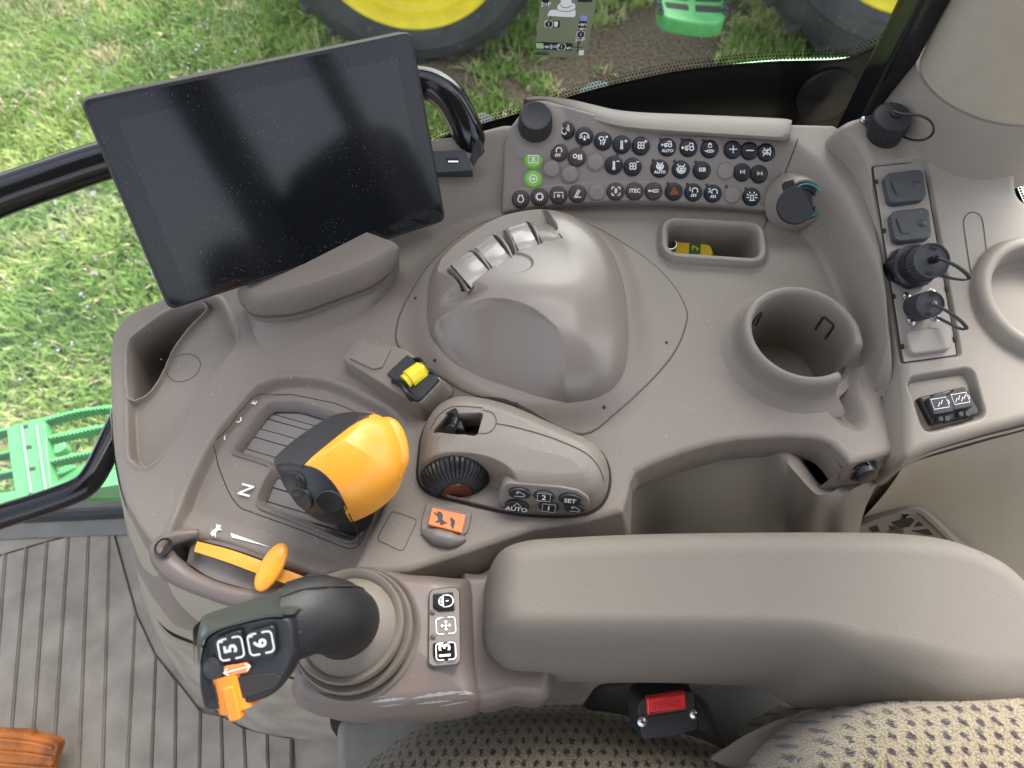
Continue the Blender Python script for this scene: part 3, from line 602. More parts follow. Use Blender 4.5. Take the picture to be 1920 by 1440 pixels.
ledge_rows = [[(992,192,.048),(1018,192,.050),(1060,207,.054),(1105,225,.054),(1150,237,.054),(1200,246,.054),(1300,253,.054),(1455,263,.054),(1478,264,.050)],
              [(990,190,.053),(1018,190,.054),(1060,206,.058),(1105,223,.059),(1150,235,.0595),(1200,243,.0595),(1300,250,.0595),(1455,260,.0595),(1481,260,.055)],
              [(988,187,.056),(1018,187,.057),(1062,200,.0605),(1108,215,.062),(1152,227,.062),(1202,235,.062),(1300,243,.062),(1456,252,.062),(1483,252,.059)],
              [(985,184,.056),(1016,181,.057),(1064,190,.060),(1110,201,.061),(1154,211,.061),(1204,217,.061),(1300,221,.061),(1458,228,.061),(1484,231,.057)],
              [(983,186,.048),(1016,183,.048),(1064,186,.05),(1110,196,.05),(1154,206,.05),(1204,211,.05),(1300,215,.05),(1458,222,.05),(1485,226,.048)],
              [(980,198,.02),(1016,198,.02),(1064,200,.02),(1110,210,.02),(1154,220,.02),(1204,225,.02),(1300,229,.02),(1443,234,.02),(1480,235,.02)]]
obj('top_ledge', loft(ledge_rows, 60, 22), M['ledge'], kp, sharp=70)
def knob(fr, a, b, par):
    n = 96; th = np.linspace(0, 2*math.pi, n, endpoint=False); fl = np.where(np.arange(n)%4 < 2, 1, .955)
    R = []
    for r, h, g in ((.0195,0,1),(.0192,.004,1),(.0180,.020,1),(.0172,.0235,.5),(.0160,.0248,0),(.0145,.0250,0),(.0135,.0246,0),(.001,.0246,0)):
        rr = r*(1-(1-fl)*g); R.append(fr.w(a+rr*np.cos(th), b+rr*np.sin(th), h))
    return rings(R, cap1=True)
fkn = Fr(fkp.w(kb[0], kb[1], .0055), nrm(fkp.n*.72+np.array([0,.0,.28])), (1,0,0))
obj('dial_knob', knob(fkn, 0, 0, kp), M['knob'], kp)
BR = .0092
kmesh = {}
def keygeo(): return lathe(W0, [(BR+.0012,-.001),(BR+.0012,.0006),(BR+.0003,.0009),(BR+.0002,.0003),(BR,.0016),(BR-.0006,.0026),(BR-.0018,.0030),(.001,.0027)], 30)
A_ = [(0,.9),(.55,0),(0,-.9)]
def arc(cx, cy, r, a0, a1, n=12): return [(cx+r*math.cos(rad(a0+(a1-a0)*i/n)), cy+r*math.sin(rad(a0+(a1-a0)*i/n))) for i in range(n+1)]
def ring_(cx, cy, r, n=16): l = arc(cx, cy, r, 0, 360, n)[:-1]; return l+[l[0]]
def rect_(x0, y0, x1, y1): return [(x0,y0),(x1,y0),(x1,y1),(x0,y1),(x0,y0)]
def gear_(cx, cy, r, n=8): return [ring_(cx, cy, r, 14)]+[[(cx+r*math.cos(a), cy+r*math.sin(a)), (cx+1.4*r*math.cos(a), cy+1.4*r*math.sin(a))] for a in np.linspace(0, 2*math.pi, n, endpoint=False)]
tractor = [ring_(-.28,-.22,.16,10), ring_(.36,-.14,.25,12), [(-.45,-.02),(-.4,.15),(.02,.15),(.1,.5),(.5,.5),(.55,.12)], [(-.95,-.05),(-.55,-.05)], [(-.95,-.05),(-.75,.1)], [(-.95,-.05),(-.75,-.2)]]
lock = [rect_(-.25,-.3,.25,.15), arc(0,.15,.17,0,180,8)]
fan = [ring_(.0,.0,.09,8)]+[ring_(.28*math.cos(a), .28*math.sin(a), .2, 10) for a in (.785,2.356,3.927,5.498)]
lampi = [arc(.0,.15,.36,-40,220,12)+[(-.3,-.05)], [(-.3,-.25),(-.5,-.6)], [(-.08,-.25),(-.22,-.62)], [(.14,-.25),(.08,-.6)]]
diff = [ring_(0,0,.36,16), [(-.45,.6),(-.3,.3)], [(.45,.6),(.3,.3)], [(-.12,.0),(-.12,-.2),(.12,-.2),(.12,0),(-.12,0)], arc(0,0,.12,0,180,6), arc(0,0,.55,160,380,16)]
therm = [rect_(-.12,-.5,.06,.4), ring_(-.03,-.5,.15,8)]
IC = dict(
 phone1=[arc(-.1,-.1,.5,150,270,8), [(-.6,.1),(-.35,.2)], [(-.1,-.6),(.05,-.35)], [(.2,.6),(.35,.4),(.2,.3),(.4,.1),(.3,-.1),(.45,-.2)], arc(-.1,0,.25,-30,60,5)],
 phone2=[arc(0,-.25,.6,20,160,10), [(-.56,-.1),(-.6,-.3),(-.35,-.25),(-.3,.0)], [(.56,-.1),(.6,-.3),(.35,-.25),(.3,.0)], [(0,0),(0,-.55)], [(-.2,-.35),(0,-.6),(.2,-.35)]],
 seat=[arc(-.2,-.1,.55,60,130,8), [(-.55,.3),(-.3,-.05),(.0,.0),(.1,.35)], ring_(.45,.45,.1,8), [(.3,.2),(.15,-.25),(-.1,-.35)], [(.25,-.1),(.0,-.6)], [(-.3,-.15),(-.3,-.55)]],
 tplus=therm+[[(.3,.35),(.7,.35)],[(.5,.15),(.5,.55)]], tminus=therm+[[(.3,.4),(.7,.4)]],
 fplus=fan+[[(.4,.5),(.8,.5)],[(.6,.3),(.6,.7)]], fminus=fan+[[(.4,.55),(.8,.55)]],
 lamp=lampi, lamp1=[[tuple(np.array(p)+(.15,0)) for p in l] for l in lampi], 
 gearwave=gear_(-.25,.1,.22,8)+[[(.15,-.35),(.2,-.1),(.15,.1),(.2,.3)],[(.35,-.4),(.4,-.1),(.35,.1),(.4,.3)],[(.55,-.4),(.6,-.1),(.55,.1),(.6,.3)]],
 X=[rect_(-.6,-.45,.6,.45), [(-.22,-.28),(.22,.28)], [(-.22,.28),(.22,-.28)]], arrow=[ring_(0,0,.48,18), [(-.5,0),(.2,0)], [(-.02,.2),(.22,0),(-.02,-.2)]],
 engine=[[(-.28,.42),(.28,.42)], [(-.2,.42),(-.2,.2)]+arc(0,-.1,.36,125,415,16)+[(.2,.2),(.2,.42)]], gear=[ring_(0,0,.36,18)]+[[(.4*math.cos(a), .4*math.sin(a)), (.56*math.cos(a), .56*math.sin(a))] for a in np.linspace(0, 2*math.pi, 12, endpoint=False)],
 pto=[[(-.55,-.4),(-.55,.3),(.55,.3),(.55,-.4)]]+gear_(0,-.12,.15,6), lever=[[(-.5,-.5),(.45,-.5)], [(-.35,-.4),(.1,.45),(.3,.35),(-.12,-.4),(-.35,-.4)]],
 square=[[(-.5,.2),(-.5,.5),(-.2,.5)],[(.2,.5),(.5,.5),(.5,.2)],[(.5,-.2),(.5,-.5),(.2,-.5)],[(-.2,-.5),(-.5,-.5),(-.5,-.2)],ring_(0,.18,.12,8),[(0,.05),(0,-.3)],[(-.2,-.1),(.2,-.1)]],
 cyl=[rect_(-.1,-.14,.55,.14), [(-.5,0),(-.1,0)], ring_(-.58,0,.09,8)], hazard=[[(-.5,-.38),(.5,-.38),(0,.5),(-.5,-.38)], [(-.22,-.22),(.22,-.22),(0,.16),(-.22,-.22)]],
 beacon=[[(-.35,-.5),(.35,-.5)], [(-.18,-.45),(-.18,.0)]+arc(0,0,.18,180,0,8)+[(.18,-.45)], [(-.35,.1),(-.65,.3)], [(-.38,-.15),(-.7,-.15)], [(.35,.1),(.65,.3)], [(.38,-.15),(.7,-.15)], [(-.2,.35),(-.35,.6)], [(.2,.35),(.35,.6)]],
 trac=tractor, tracA=[[(x*.85, y*.8+.28) for x, y in l] for l in tractor], lockcyl=[[(x*.8, y*.8+.4) for x, y in l] for l in lock]+[rect_(-.3,-.45,.35,-.2), [(-.65,-.32),(-.3,-.32)], [(.35,-.32),(.55,-.32)]],
 diffA=[[(x*.8, y*.8+.25) for x, y in l] for l in diff], diff=diff, plus=[[(-.5,0),(.5,0)],[(0,-.5),(0,.5)]], minus=[[(-.5,0),(.5,0)]],
 mute=[[(-.5,-.15),(-.25,-.15),(.05,-.4),(.05,.4),(-.25,.15),(-.5,.15),(-.5,-.15)], [(-.5,-.55),(.5,.55)], [(-.4,.5),(.5,-.5)], arc(.1,0,.4,-50,50,6)],
 prev=[[(-.25,-.22),(-.25,.22)], [(.25,.2),(-.1,0),(.25,-.2),(.25,.2)]], nxt=[[(.3,-.22),(.3,.22)], [(-.25,.2),(.1,0),(-.25,-.2),(-.25,.2)]])
KEYS = [  # zoom-crop x, y, colour, icon, text, description
 (431,226,'k','phone1','','voice call symbol'),(554,266,'k','phone2','','hang-up receiver symbol'),(678,298,'k','seat','','seat and windscreen air symbol'),(803,321,'k','tplus','','thermometer plus symbol'),(930,331,'k','fplus','','fan plus symbol'),
 (384,373,'b','lamp','','work lamp symbol'),(504,408,'b','gearwave','','gear and field symbol'),(627,438,'n',None,'',''),(751,458,'k','tminus','','thermometer minus symbol'),(876,470,'k','fminus','','fan minus symbol'),
 (334,483,'n',None,'',''),(457,521,'n',None,'',''),(213,424,'g','X','','boxed X'),(213,554,'g','arrow','','circled arrow'),
 (129,686,'b','engine','','engine symbol'),(255,673,'b','gear','','gear symbol'),(381,660,'b','pto','','drive shaft symbol'),(508,650,'b','lever','','hitch lever symbol'),(636,641,'n',None,'',''),(763,636,'b','square','','bracketed figure symbol'),(889,634,'b',None,'iTEC','lettering'),(1016,634,'b','cyl','','cylinder symbol'),
 (1151,636,'k','hazard','','orange warning triangle'),(1281,641,'k','lamp1','1','lamp symbol numbered 1'),(1411,649,'k','lamp1','2','lamp symbol numbered 2'),(1541,658,'n',None,'',''),(1669,671,'k','beacon','','beacon symbol'),
 (1107,340,'k','tracA','AUTO','tractor symbol with AUTO'),(1249,344,'k','trac','','tractor symbol'),(1389,352,'k','lockcyl','','padlock and cylinder symbol'),(1056,482,'k','diffA','AUTO','differential symbol with AUTO'),(1198,488,'k','diff','','differential lock symbol'),(1338,494,'k',None,'ISB','lettering ISB'),
 (1544,357,'k','plus','','plus sign'),(1656,365,'k','minus','','minus sign'),(1767,374,'k','mute','','mute symbol'),(1495,499,'n',None,'',''),(1607,507,'k','prev','','previous symbol'),(1719,518,'k','nxt','','next symbol')]
kcol = dict(k='black', b='brownkey', n='pad', g='green'); kshape = {}
kname = dict(k='black', b='brown', n='blank taupe', g='green')
for x, y, c, ic, tx, ds in KEYS:
    u, v = 940+x/3.5556, 180+y/3.5556; a, b = fkp.px(u, v, .003); hb = .0008
    Mx = fkp.mat(a, b, hb)
    if c not in kshape:
        me = mesh_from(*keygeo(), 'push_button'); finish(me, M[kcol[c]], 38); kshape[c] = me
    o = bpy.data.objects.new('push_button', kshape[c]); COL.objects.link(o); o.parent = kp; o.matrix_basis = wmat(kp).inverted() @ Mx
    if ds: o['label'] = f'{kname[c]} round button with white {ds}' if ic != 'hazard' else 'black round button with orange warning triangle'
    else: o['label'] = 'blank taupe round button'
    gs = []
    if ic: gs.append(strokes(W0, IC[ic], .00105, .0034, BR*.95))
    if tx in ('iTEC', 'ISB'): gs.append(text_geo(W0, tx, .0062, 0, 0, .0034, 0, 1.0, .00012))
    if tx == 'AUTO': gs.append(text_geo(W0, tx, .0046, 0, -.0046, .0034, 0, 1.0, .0001))
    if tx in '12' and tx: gs.append(text_geo(W0, tx, .0062, -.0042, .0028, .0034, 0, 1.0, .0001))
    if gs:
        V, Fc = join(*gs); me = mesh_from(V, Fc, 'symbol'); finish(me, M['hazard' if ic == 'hazard' else 'white'], None, False)
        s = bpy.data.objects.new('symbol', me); COL.objects.link(s); s.parent = o
for x, y in ((1062,288),(1204,290),(1347,297),(1012,430),(1154,435),(1296,440),(1110,582),(1241,588),(1370,594),(1500,604),(1630,618)):
    a, b = fkp.px(940+x/3.5556, 180+y/3.5556, .001); obj('indicator_lamp', lathe(fkp, [(.0018,.0005),(.0018,.0014),(.0014,.0019),(.0002,.0019)], 12, cx=a, cy=b), M['brownkey'], kp)
# joining bars between paired keys
for p, q in (((546,325),(520,355)), ((780,378),(765,405))):
    a = fkp.px(940+p[0]/3.5556, 180+p[1]/3.5556); b = fkp.px(940+q[0]/3.5556, 180+q[1]/3.5556)
    obj('link_mark', ribbon(fkp.w(np.array([a[0], b[0]]), np.array([a[1], b[1]]), .0006), .003, fkp.n), M['brownkey'], kp)
# ================================================================ wedge block with the yellow switch
sw = thing('switch_block', 'sloping taupe block carrying a black rocker with a bright yellow bar, above the orange lever', 'switch', P(740, 720, 0))
zt = .020
def loft_poly(levels, n=64, cap=True):   # closed outlines (px, z) bottom to top
    R = [cr(P3([(u, v, z) for u, v, z in l]), n) for l in levels]; return rings(R, cap1=cap)
fsw = fr3((642,672,.015), (787,752,.026), (673,633,.018))
topq = fsw.pl([(642,672),(672,633),(760,656),(828,712),(787,757),(740,733)])
def frust(fr, poly, r, grow, depth, bev=.0015, bumpz=0):
    q = rpoly(poly, r, 5); A = .5*np.sum(q[:, 0]*np.roll(q[:, 1], -1)-np.roll(q[:, 0], -1)*q[:, 1]); q = q if A > 0 else q[::-1]
    R = []
    for d, h in ((grow, -depth), (grow*.35, -depth*.45), (bev*.6, -bev*1.2), (bev*.25, -bev*.4), (-bev*.3, 0), (-bev, .0), (-bev*1.2, .0)):
        o = off2(q, d); R.append(fr.w(o[:, 0], o[:, 1], h))
    return rings(R, cap1=True)
obj('block', frust(fsw, topq, .004, .006, .024), M['deck'], sw)
obj('blank_button', prism(fsw, rpoly(fsw.pl([(655,672),(680,640),(733,655),(716,690),(700,693)], .001), .0015), -.001, .0022, .001), M['deck'], sw)
obj('socket_base', prism(fsw, rpoly(fsw.pl([(726,703),(765,667),(826,713),(788,753)]), .002), -.002, .0028, .001), M['blackm'], sw)
fr_s = fsw
def side_rib(l, nm, mt, rr=.0012): return obj(nm, tube(P3(l), rr, 8, 20), M[mt], sw)
zt2 = .030
for l in ([(734,712,.026),(750,716,.034),(762,733,.036),(784,750,.029)], [(772,672,.026),(786,672,.034),(803,688,.036),(822,708,.029)]):
    top = cr(P3(l), 14, False); bot = top.copy(); bot[:, 2] -= .016; sd = nrm(np.cross(top[-1]-top[0], (0,0,1)))*.0011
    obj('cheek', rings([np.array([bot[k]-sd, top[k]-sd, top[k]+sd, bot[k]+sd]) for k in range(14)], cap0=True, cap1=True), M['black'], sw)
yc, yd = P(756, 716, .031), P(802, 684, .031); yv = yd-yc; yn = nrm(np.cross(yv, (0,0,1)))
def bar(a, b, wd, hz):
    L = b-a; R = []; s = nrm(np.cross(L, (0,0,1)))
    for k in range(9):
        q = -1+2*k/8; R.append(np.array([a+s*wd*q+np.array([0,0,-.004-.003*q*q]), a+s*wd*q+np.array([0,0,hz*(1-q*q)]), b+s*wd*q+np.array([0,0,hz*(1-q*q)]), b+s*wd*q+np.array([0,0,-.004-.003*q*q])]))
    return rings(R, cap0=True, cap1=True)
obj('yellow_bar', bar(yc+yv*.06, yd-yv*.04, .0072, .004), M['yellow'], sw, sharp=50)
obj('yellow_grip', bar(yc+yv*.22, yd-yv*.22, .0092, .0062), M['yellow'], sw, sharp=50)
c0 = P(812, 742, .012)
fpl = Fr(P(812, 742, .016), nrm((.35,-.75,.6)), (1,.55,0))
obj('shaft_plate', prism(fpl, rrect(0, 0, .019, .008, .001), -.001, .0006, .0003), M['black'], sw)
obj('shaft_symbol', strokes(fpl, [[(-.0085,0),(-.004,0)], [(-.004,-.002),(-.004,.002)], ring_(-.0005,0,.0022,10), [(.002,0),(.004,0),(.005,.0018)], ring_(.0068,0,.0020,10)], .0005, .0009), M['white'], sw, flat=True)

# ================================================================ rotary control pod
pod = thing('rotary_pod', 'rounded taupe pod with ribbed black thumb wheel and small oval buttons on its near side', 'hand control', P(960, 860, 0))
pp = PP([(787,900),(786,860),(795,808),(820,770),(858,752),(900,751),(960,764),(1040,800),(1108,832),(1135,862),(1142,900),(1132,935),(1105,957),(1050,964),(960,958),(870,938),(810,922)], .004, 120)
opn = PP([(808,800),(838,772),(905,768),(893,812)], .045); opn = rpoly(opn, .003, 4)
whl = P(856, 900, .026)
crest = PP([(800,800),(850,760),(930,768),(1090,835),(1120,870),(1110,905),(1040,905),(950,880),(905,860),(870,850),(800,855)], .042, 80)
def hpod(A, B, S):
    h = .036*rnd(S, .026)+.003*ss(S, .01, .05)
    s = sdp(A, B, crest); near = ss(-s, 0, .03); h = h*(1-.30*near*ss(A, whl[0]-.02, whl[0]+.04))
    s2 = sdp(A, B, opn); h -= .026*ss(s2, -.0006, .0008)
    r = np.hypot((A-whl[0])/1.15, (B-whl[1]+.008)/.62); h -= .036*ss(-r, -.047, -.037)*ss(S, 0, .004)
    return h+.001
obj('shell', rpatch(W0, pp, hpod, None, 170, 360, .01, 1.1), M['mauve' if 0 else 'deck'], pod, sharp=None)
def podz(A, B): A = np.atleast_1d(A); B = np.atleast_1d(B); return hpod(A, B, sdp(A, B, pp))
def on_pod(l, dz=.0005, z=.04, n=40, closed=False):
    q = cr(PP(l, z), n, closed); return np.column_stack([q, podz(q[:, 0], q[:, 1])+dz])
obj('base_gap', ribbon(np.column_stack([off2(pp, .0012), HZ(*off2(pp, .0012).T)+.0006]), .003, (0,0,1), True), M['gap'], pod, flat=True)
obj('seam', ribbon(on_pod([(932,796),(970,803),(1030,820),(1090,845),(1122,868),(1136,890)], z=.038), .0008), M['gap'], pod, flat=True)
obj('seam', ribbon(on_pod([(905,768),(922,772),(930,785),(928,800),(915,812),(893,813)], z=.040, n=24), .0007), M['gap'], pod, flat=True)
obj('seam', ribbon(on_pod([(806,798),(822,776),(850,762),(905,765)], z=.038, n=24), .0007), M['gap'], pod, flat=True)
# rocker inside the opening
obj('rocker_well', prism(W0, off2(opn if .5*np.sum(opn[:, 0]*np.roll(opn[:, 1], -1)-np.roll(opn[:, 0], -1)*opn[:, 1]) > 0 else opn[::-1], .0005), .010, .0148, .0003), M['blackg'], pod)
obj('rocker', tube(P3([(846,770,.040),(852,782,.036),(850,797,.036),(842,808,.039)]), [.0045,.0035,.0035,.005], 12, 20, flat=1.5), M['black'], pod)
obj('rocker', prism(W0, rpoly(PP([(850,768),(862,770),(872,808),(846,808)], .03), .002), .012, .031, .002), M['black'], pod)
fp2 = fr3((820,818,.037), (884,827,.037), (816,838,.033))
obj('label_plate', prism(fp2, rpoly(fp2.pl([(821,817),(885,826),(881,845),(817,838)]), .0015), -.002, .0006, .0003), M['deck'], pod)
cc = fp2.px(851, 831); ff = fp2.at(cc[0], cc[1], .0009, 0)
obj('label_symbol', strokes(ff, [[(-5,0),(5,0)], [(-3,2),(-5.2,0),(-3,-2)], [(3,2),(5.2,0),(3,-2)], [(-14,2),(-12,4),(-8.5,-4)], ring_(-9.5,-3,1.3,8), [(-7,4),(-7,-5)], [(-15,-1),(-13,2)], [(8,2),(10,3.5),(14,-3.5)], ring_(13,-3,1.3,8), [(15.5,5),(15.5,-5),(11,-5)], [(12,5),(15,4.5)]], .0006, 0, .00085), M['white'], pod, flat=True)
# thumb wheel
wax = nrm(np.array([.10, -.95, .20])); fwh = Fr(P(855, 889, .002)+wax*-.003, wax, (1, 0, 0))
def wheel():
    n = 160; th = np.linspace(0, 2*math.pi, n, endpoint=False); R = []
    fl = np.where(np.arange(n)%4 == 0, .965, 1.0)
    for r, h in ((.024,-.013),(.0295,-.011),(.0320,-.004),(.0325,.003),(.0315,.009),(.0292,.014),(.025,.018),(.020,.0212),(.014,.0232),(.0135,.0225),(.0005,.0222)):
        f = 1 if r < .015 else fl; R.append(fwh.w(r*f*np.cos(th), r*f*np.sin(th), h-(0 if r < .015 else (1-fl)*.02)))
    return rings(R, cap1=True)
obj('thumb_wheel', wheel(), M['black'], pod)
obj('lamp_window', lathe(fwh, [(.0135,.0222),(.0132,.0236),(.0125,.0240),(.0002,.0242)], 24), mat('smoked_orange', (.09, .022, .010), .25), pod)
fpb = fr3((950,906,.034), (1090,922,.032), (950,960,.006))
bpq = rpoly(fpb.pl([(938,916),(950,905),(1050,913),(1085,920),(1104,934),(1106,950),(1094,959),(1040,963),(955,957),(934,945)]), .004, 5)
obj('button_strip', prism(fpb, bpq if .5*np.sum(bpq[:, 0]*np.roll(bpq[:, 1], -1)-np.roll(bpq[:, 0], -1)*bpq[:, 1]) > 0 else bpq[::-1], -.02, .0, .0012), M['deck'], pod)
for ds, u, v, a_, b_, tx in (('lift symbol',974,924,.0118,.0062,None),('AUTO lettering',969,948,.0130,.0070,'AUTO'),('boxed number 2',1020,929,.0110,.0060,'2'),('boxed number 1',1029,949,.0110,.0060,'1'),('SET lettering',1069,935,.0120,.0062,'SET'),('small arrow symbol',1077,952,.0110,.0052,None)):
    g = fpb.px(u, v, .001)
    fb = fpb.at(g[0], g[1], .0008); q = circ(0, 0, a_*.82, 30, b_*.92); q = q[::1]
    kb2 = obj('oval_button', prism(fb, q, -.004, .0026, .0012), M['black'], pod, label='oval black button with '+ds)
    if tx: obj('symbol', text_geo(fb, tx, .0075 if tx in '12' else .0062, 0, -.0005 if tx != 'AUTO' else -.002, .0029, 0, 1.1, .0001), M['white'], kb2, flat=True)
    if tx in ('1', '2'): obj('symbol', strokes(fb, [rect_(-.0055,-.0042,.0055,.0042)], .0005, .0029), M['white'], kb2, flat=True)
    if tx == 'AUTO': obj('symbol', strokes(fb, [[(-.003,.001),(0,.005),(.004,.001)]], .0006, .0029), M['white'], kb2, flat=True)
    if not tx: obj('symbol', strokes(fb, [[(-.004,-.002),(.004,-.002),(.005,0),(.0,.003),(-.003,.002)], [(-.001,.0035),(-.003,.002),(-.001,.0005)]], .0005, .0029), M['white'], kb2, flat=True)

# ================================================================ orange rocker with hare and tortoise
rk = thing('speed_rocker', 'flat orange rocker switch with black hare and tortoise below the thumb wheel', 'switch', P(838, 980, 0))
frk = fr3((803,945,.003), (880,962,.003), (795,1000,.003))
obj('bezel', frust(frk, frk.pl([(800,944),(884,961),(876,996),(860,1008),(790,994),(792,970)]), .003, .001, .004, .0008), M['deck2'], rk)
obj('thumb_rest', tube(P3([(792,997,.000),(820,1007,.002),(850,1013,.002),(872,1010,.0)]), [.003,.0075,.0075,.003], 12, 20), M['deck2'], rk)
q = rpoly(frk.pl([(810,952),(874,966),(866,1001),(802,985)], .002), .0018)
kk = obj('rocker_face', prism(frk, q, -.001, .0042, .0012), M['orange3'], rk)
for sym, u, v, s in ((hare, 824, 972, .0068), ([(-1,-.3),(-.8,0),(-.4,.35),(.2,.4),(.6,.1),(1,.1),(1,-.15),(.6,-.2),(.5,-.5),(.3,-.3),(-.4,-.3),(-.6,-.55),(-.7,-.3)], 849, 980, .0052)):
    a, b = frk.px(u, v, .0042); blob(sym, (a, b), s, rad(-70), kk, 'blackg', frk, .0046, drape=False)

# ================================================================ drive lever (orange grip)
gl = thing('drive_lever', 'big bulbous orange and black drive lever grip rising from the slatted gate', 'lever', P(640, 930, -.02))
gz = .055
gp = PP([(513,862),(520,845),(545,820),(590,792),(625,779),(690,779),(722,788),(745,808),(757,845),(752,878),(738,908),(702,940),(655,963),(612,968),(577,958),(550,936),(528,903)], gz, 120)
G1, G2, G3 = P(566, 884, gz+.03)[:2], P(692, 782, gz+.03)[:2], P(650, 966, gz+.03)[:2]
def side(A, B, p, q): d = nrm(q-p); return (A-p[0])*(-d[1])+(B-p[1])*d[0]
def parts(A, B, S):
    top = gz+.040*rnd(S, .055)
    cx, cy = P(662, 872, gz)[:2]; top = top-.35*((A-cx)**2+(B-cy)**2)/.06*.06
    s1 = side(A, B, G1, G2); s2 = -side(A, B, G1, G3)-.004
    curve = .006
    hl = gz+.036-.9*(s1)+0*A; hb = gz+.036-1.25*s2
    return top, hl, hb, s1, s2
def hg(A, B, S):
    top, hl, hb, s1, s2 = parts(A, B, S); h = smin(smin(top, hl, .004), hb, .004); return h-.0*S-.05*ss(-S, 0, .004)
def lg(A, B, S):
    top, hl, hb, s1, s2 = parts(A, B, S)
    s2c = s2+.004-np.abs(side(A, B, (G1+G3)/2, (G1+G3)/2+(G1-G3)[::-1]*np.array([1,-1])))**2*3.0
    return np.where((s2 > -.0005+0*s2c)&(s2 >= s1-.002), 3, np.where(s1 > 0, 2, 1))
BP = PP([(480,868),(513,864),(540,870),(566,882),(605,896),(630,916),(642,940),(632,962),(602,978),(545,1000),(480,960)], gz+.018, 80)
LP = PP([(470,866),(513,864),(540,870),(566,882),(692,781),(700,768),(600,750),(470,830)], gz+.024)
def lg2(A, B): return np.where(sdp(A, B, BP) > 0, 3, np.where(sdp(A, B, LP) > 0, 2, 1))
gm = rpatch(W0, gp, lambda A, B, S: hg(A, B, S), P(640, 875, gz)[:2], 150, 420, .022, 1.3, label=lg2)
for k_, nm, mt in ((1,'orange_shell','orange'),(2,'leather_side','leather'),(3,'button_face','black')): obj(nm, gm[k_], M[mt], gl, sharp=None)
def gzat(x, y): x = np.atleast_1d(x); y = np.atleast_1d(y); return hg(x, y, sdp(x, y, gp))
for l in (cr(PP([(566,882),(630,830),(692,781)], gz+.026), 40, False), cr(PP([(513,864),(540,870),(566,882),(605,896),(632,920),(646,948),(642,970)], gz+.018), 50, False)):
    pass; obj('edge_seam', ribbon(np.column_stack([l, gzat(l[:, 0], l[:, 1])+.0006]), .0010), M['gap'], gl, flat=True)
for u, v, a_ in ((556,908,.016),(568,936,.014),(618,940,.014),(590,965,.013)):
    g = P(u, v, gz+.018)[:2]; zz = float(gzat(*g)[0]); g = P(u, v, zz)[:2]; zz = float(gzat(*g)[0]); e = .002
    n_ = nrm((-(gzat(g[0]+e, g[1])-gzat(g[0]-e, g[1]))[0]/(2*e), -(gzat(g[0], g[1]+e)-gzat(g[0], g[1]-e))[0]/(2*e), 1))
    fb = Fr((g[0], g[1], zz), n_, P(645, 960, zz)-P(566, 884, zz)); obj('thumb_button', lathe(fb, [(.0105,-.003),(.0105,.0004),(.0098,.0012),(.0080,.0008),(.0002,-.0002)], 28), M['blackg' if 0 else 'black'], gl)
obj('rear_trigger', tube(P3([(706,798,gz-.004),(728,802,gz+.002),(742,826,gz+.002),(747,860,gz-.002),(742,892,gz-.010)]), [.006,.0095,.0095,.009,.006], 16, 30), M['orange'], gl)
obj('stem', tube([P(668, 968, -.03), P(660, 960, 0), P(645, 920, gz-.01)], [.018,.018,.016], 20, 20), M['black'], gl)

# ================================================================ hand throttle
ht = thing('hand_throttle', 'flat orange throttle slider with an oval orange paddle in its curved slot', 'lever', P(500, 1060, -.01))
fl_rows = [[(368,1018,-.004),(430,1036,.003),(500,1060,.001),(568,1084,-.006)], [(360,1034,-.005),(424,1056,.002),(490,1080,.000),(556,1104,-.007)]]
obj('slot_floor', loft([[(362,1005,-.012),(430,1020,-.004),(500,1045,-.006),(575,1075,-.012)], [(350,1055,-.014),(400,1085,-.006),(470,1105,-.007),(540,1120,-.014)]], 24, 8), M['grey2'], ht)
obj('slot_gap', loft([[(366,1011,-.0015),(430,1027,.0045),(500,1051,.0025),(574,1080,-.0045)], [(366,1020,-.003),(430,1038,.003),(500,1062,.001),(570,1088,-.006)]], 24, 4), M['gap'], ht)
V1 = loft([[(370,1015,-.010),(432,1031,-.003),(500,1055,-.005),(570,1081,-.012)], [(370,1015,.0005),(432,1031,.0075),(500,1055,.0055),(570,1081,-.0015)], [(366,1026,.001),(430,1044,.008),(497,1068,.006),(563,1093,-.001)], [(364,1034,.0005),(426,1054,.0075),(492,1079,.0055),(560,1103,-.0015)], [(364,1034,-.010),(426,1054,-.003),(492,1079,-.005),(560,1103,-.012)]], 40)
obj('orange_band', V1, M['orange'], ht)
def ellip(p, q, wd, th_, n=20, m=14):
    c = (p+q)/2; L = (q-p)/2; T = nrm(L); U = nrm(np.cross(T, (0,0,1))); N_ = np.cross(U, T); R = []
    for f in np.concatenate([[.03,.08,.15], np.linspace(.25, math.pi-.25, m), [math.pi-.15,math.pi-.08,math.pi-.03]]):
        a = np.linspace(0, 2*math.pi, n, endpoint=False); cr_ = math.sin(f)**.85
        R.append(c-L*math.cos(f)+cr_*(wd*np.cos(a)[:, None]*U+th_*np.sin(a)[:, None]*N_))
    return rings(R, cap0=True, cap1=True)
obj('paddle', ellip(P(533, 1019, .016), P(484, 1108, .012), .0098, .0055), M['orange'], ht)
tb = thing('guard_loop', 'mauve-brown moulded guard loop with a round hole curving under the orange throttle', 'guard', P(400, 1080, -.02))
obj('loop', tube(P3([(372,1000,-.006),(345,1004,-.004),(318,1012,-.004),(303,1030,-.006),(312,1054,-.009),(345,1082,-.011),(400,1106,-.011),(460,1122,-.012),(520,1122,-.012),(565,1100,-.01),(600,1085,-.012)]), [.004,.007,.010,.0105,.009,.0085,.009,.009,.009,.0085,.007], 16, 70), M['mauve'], tb)
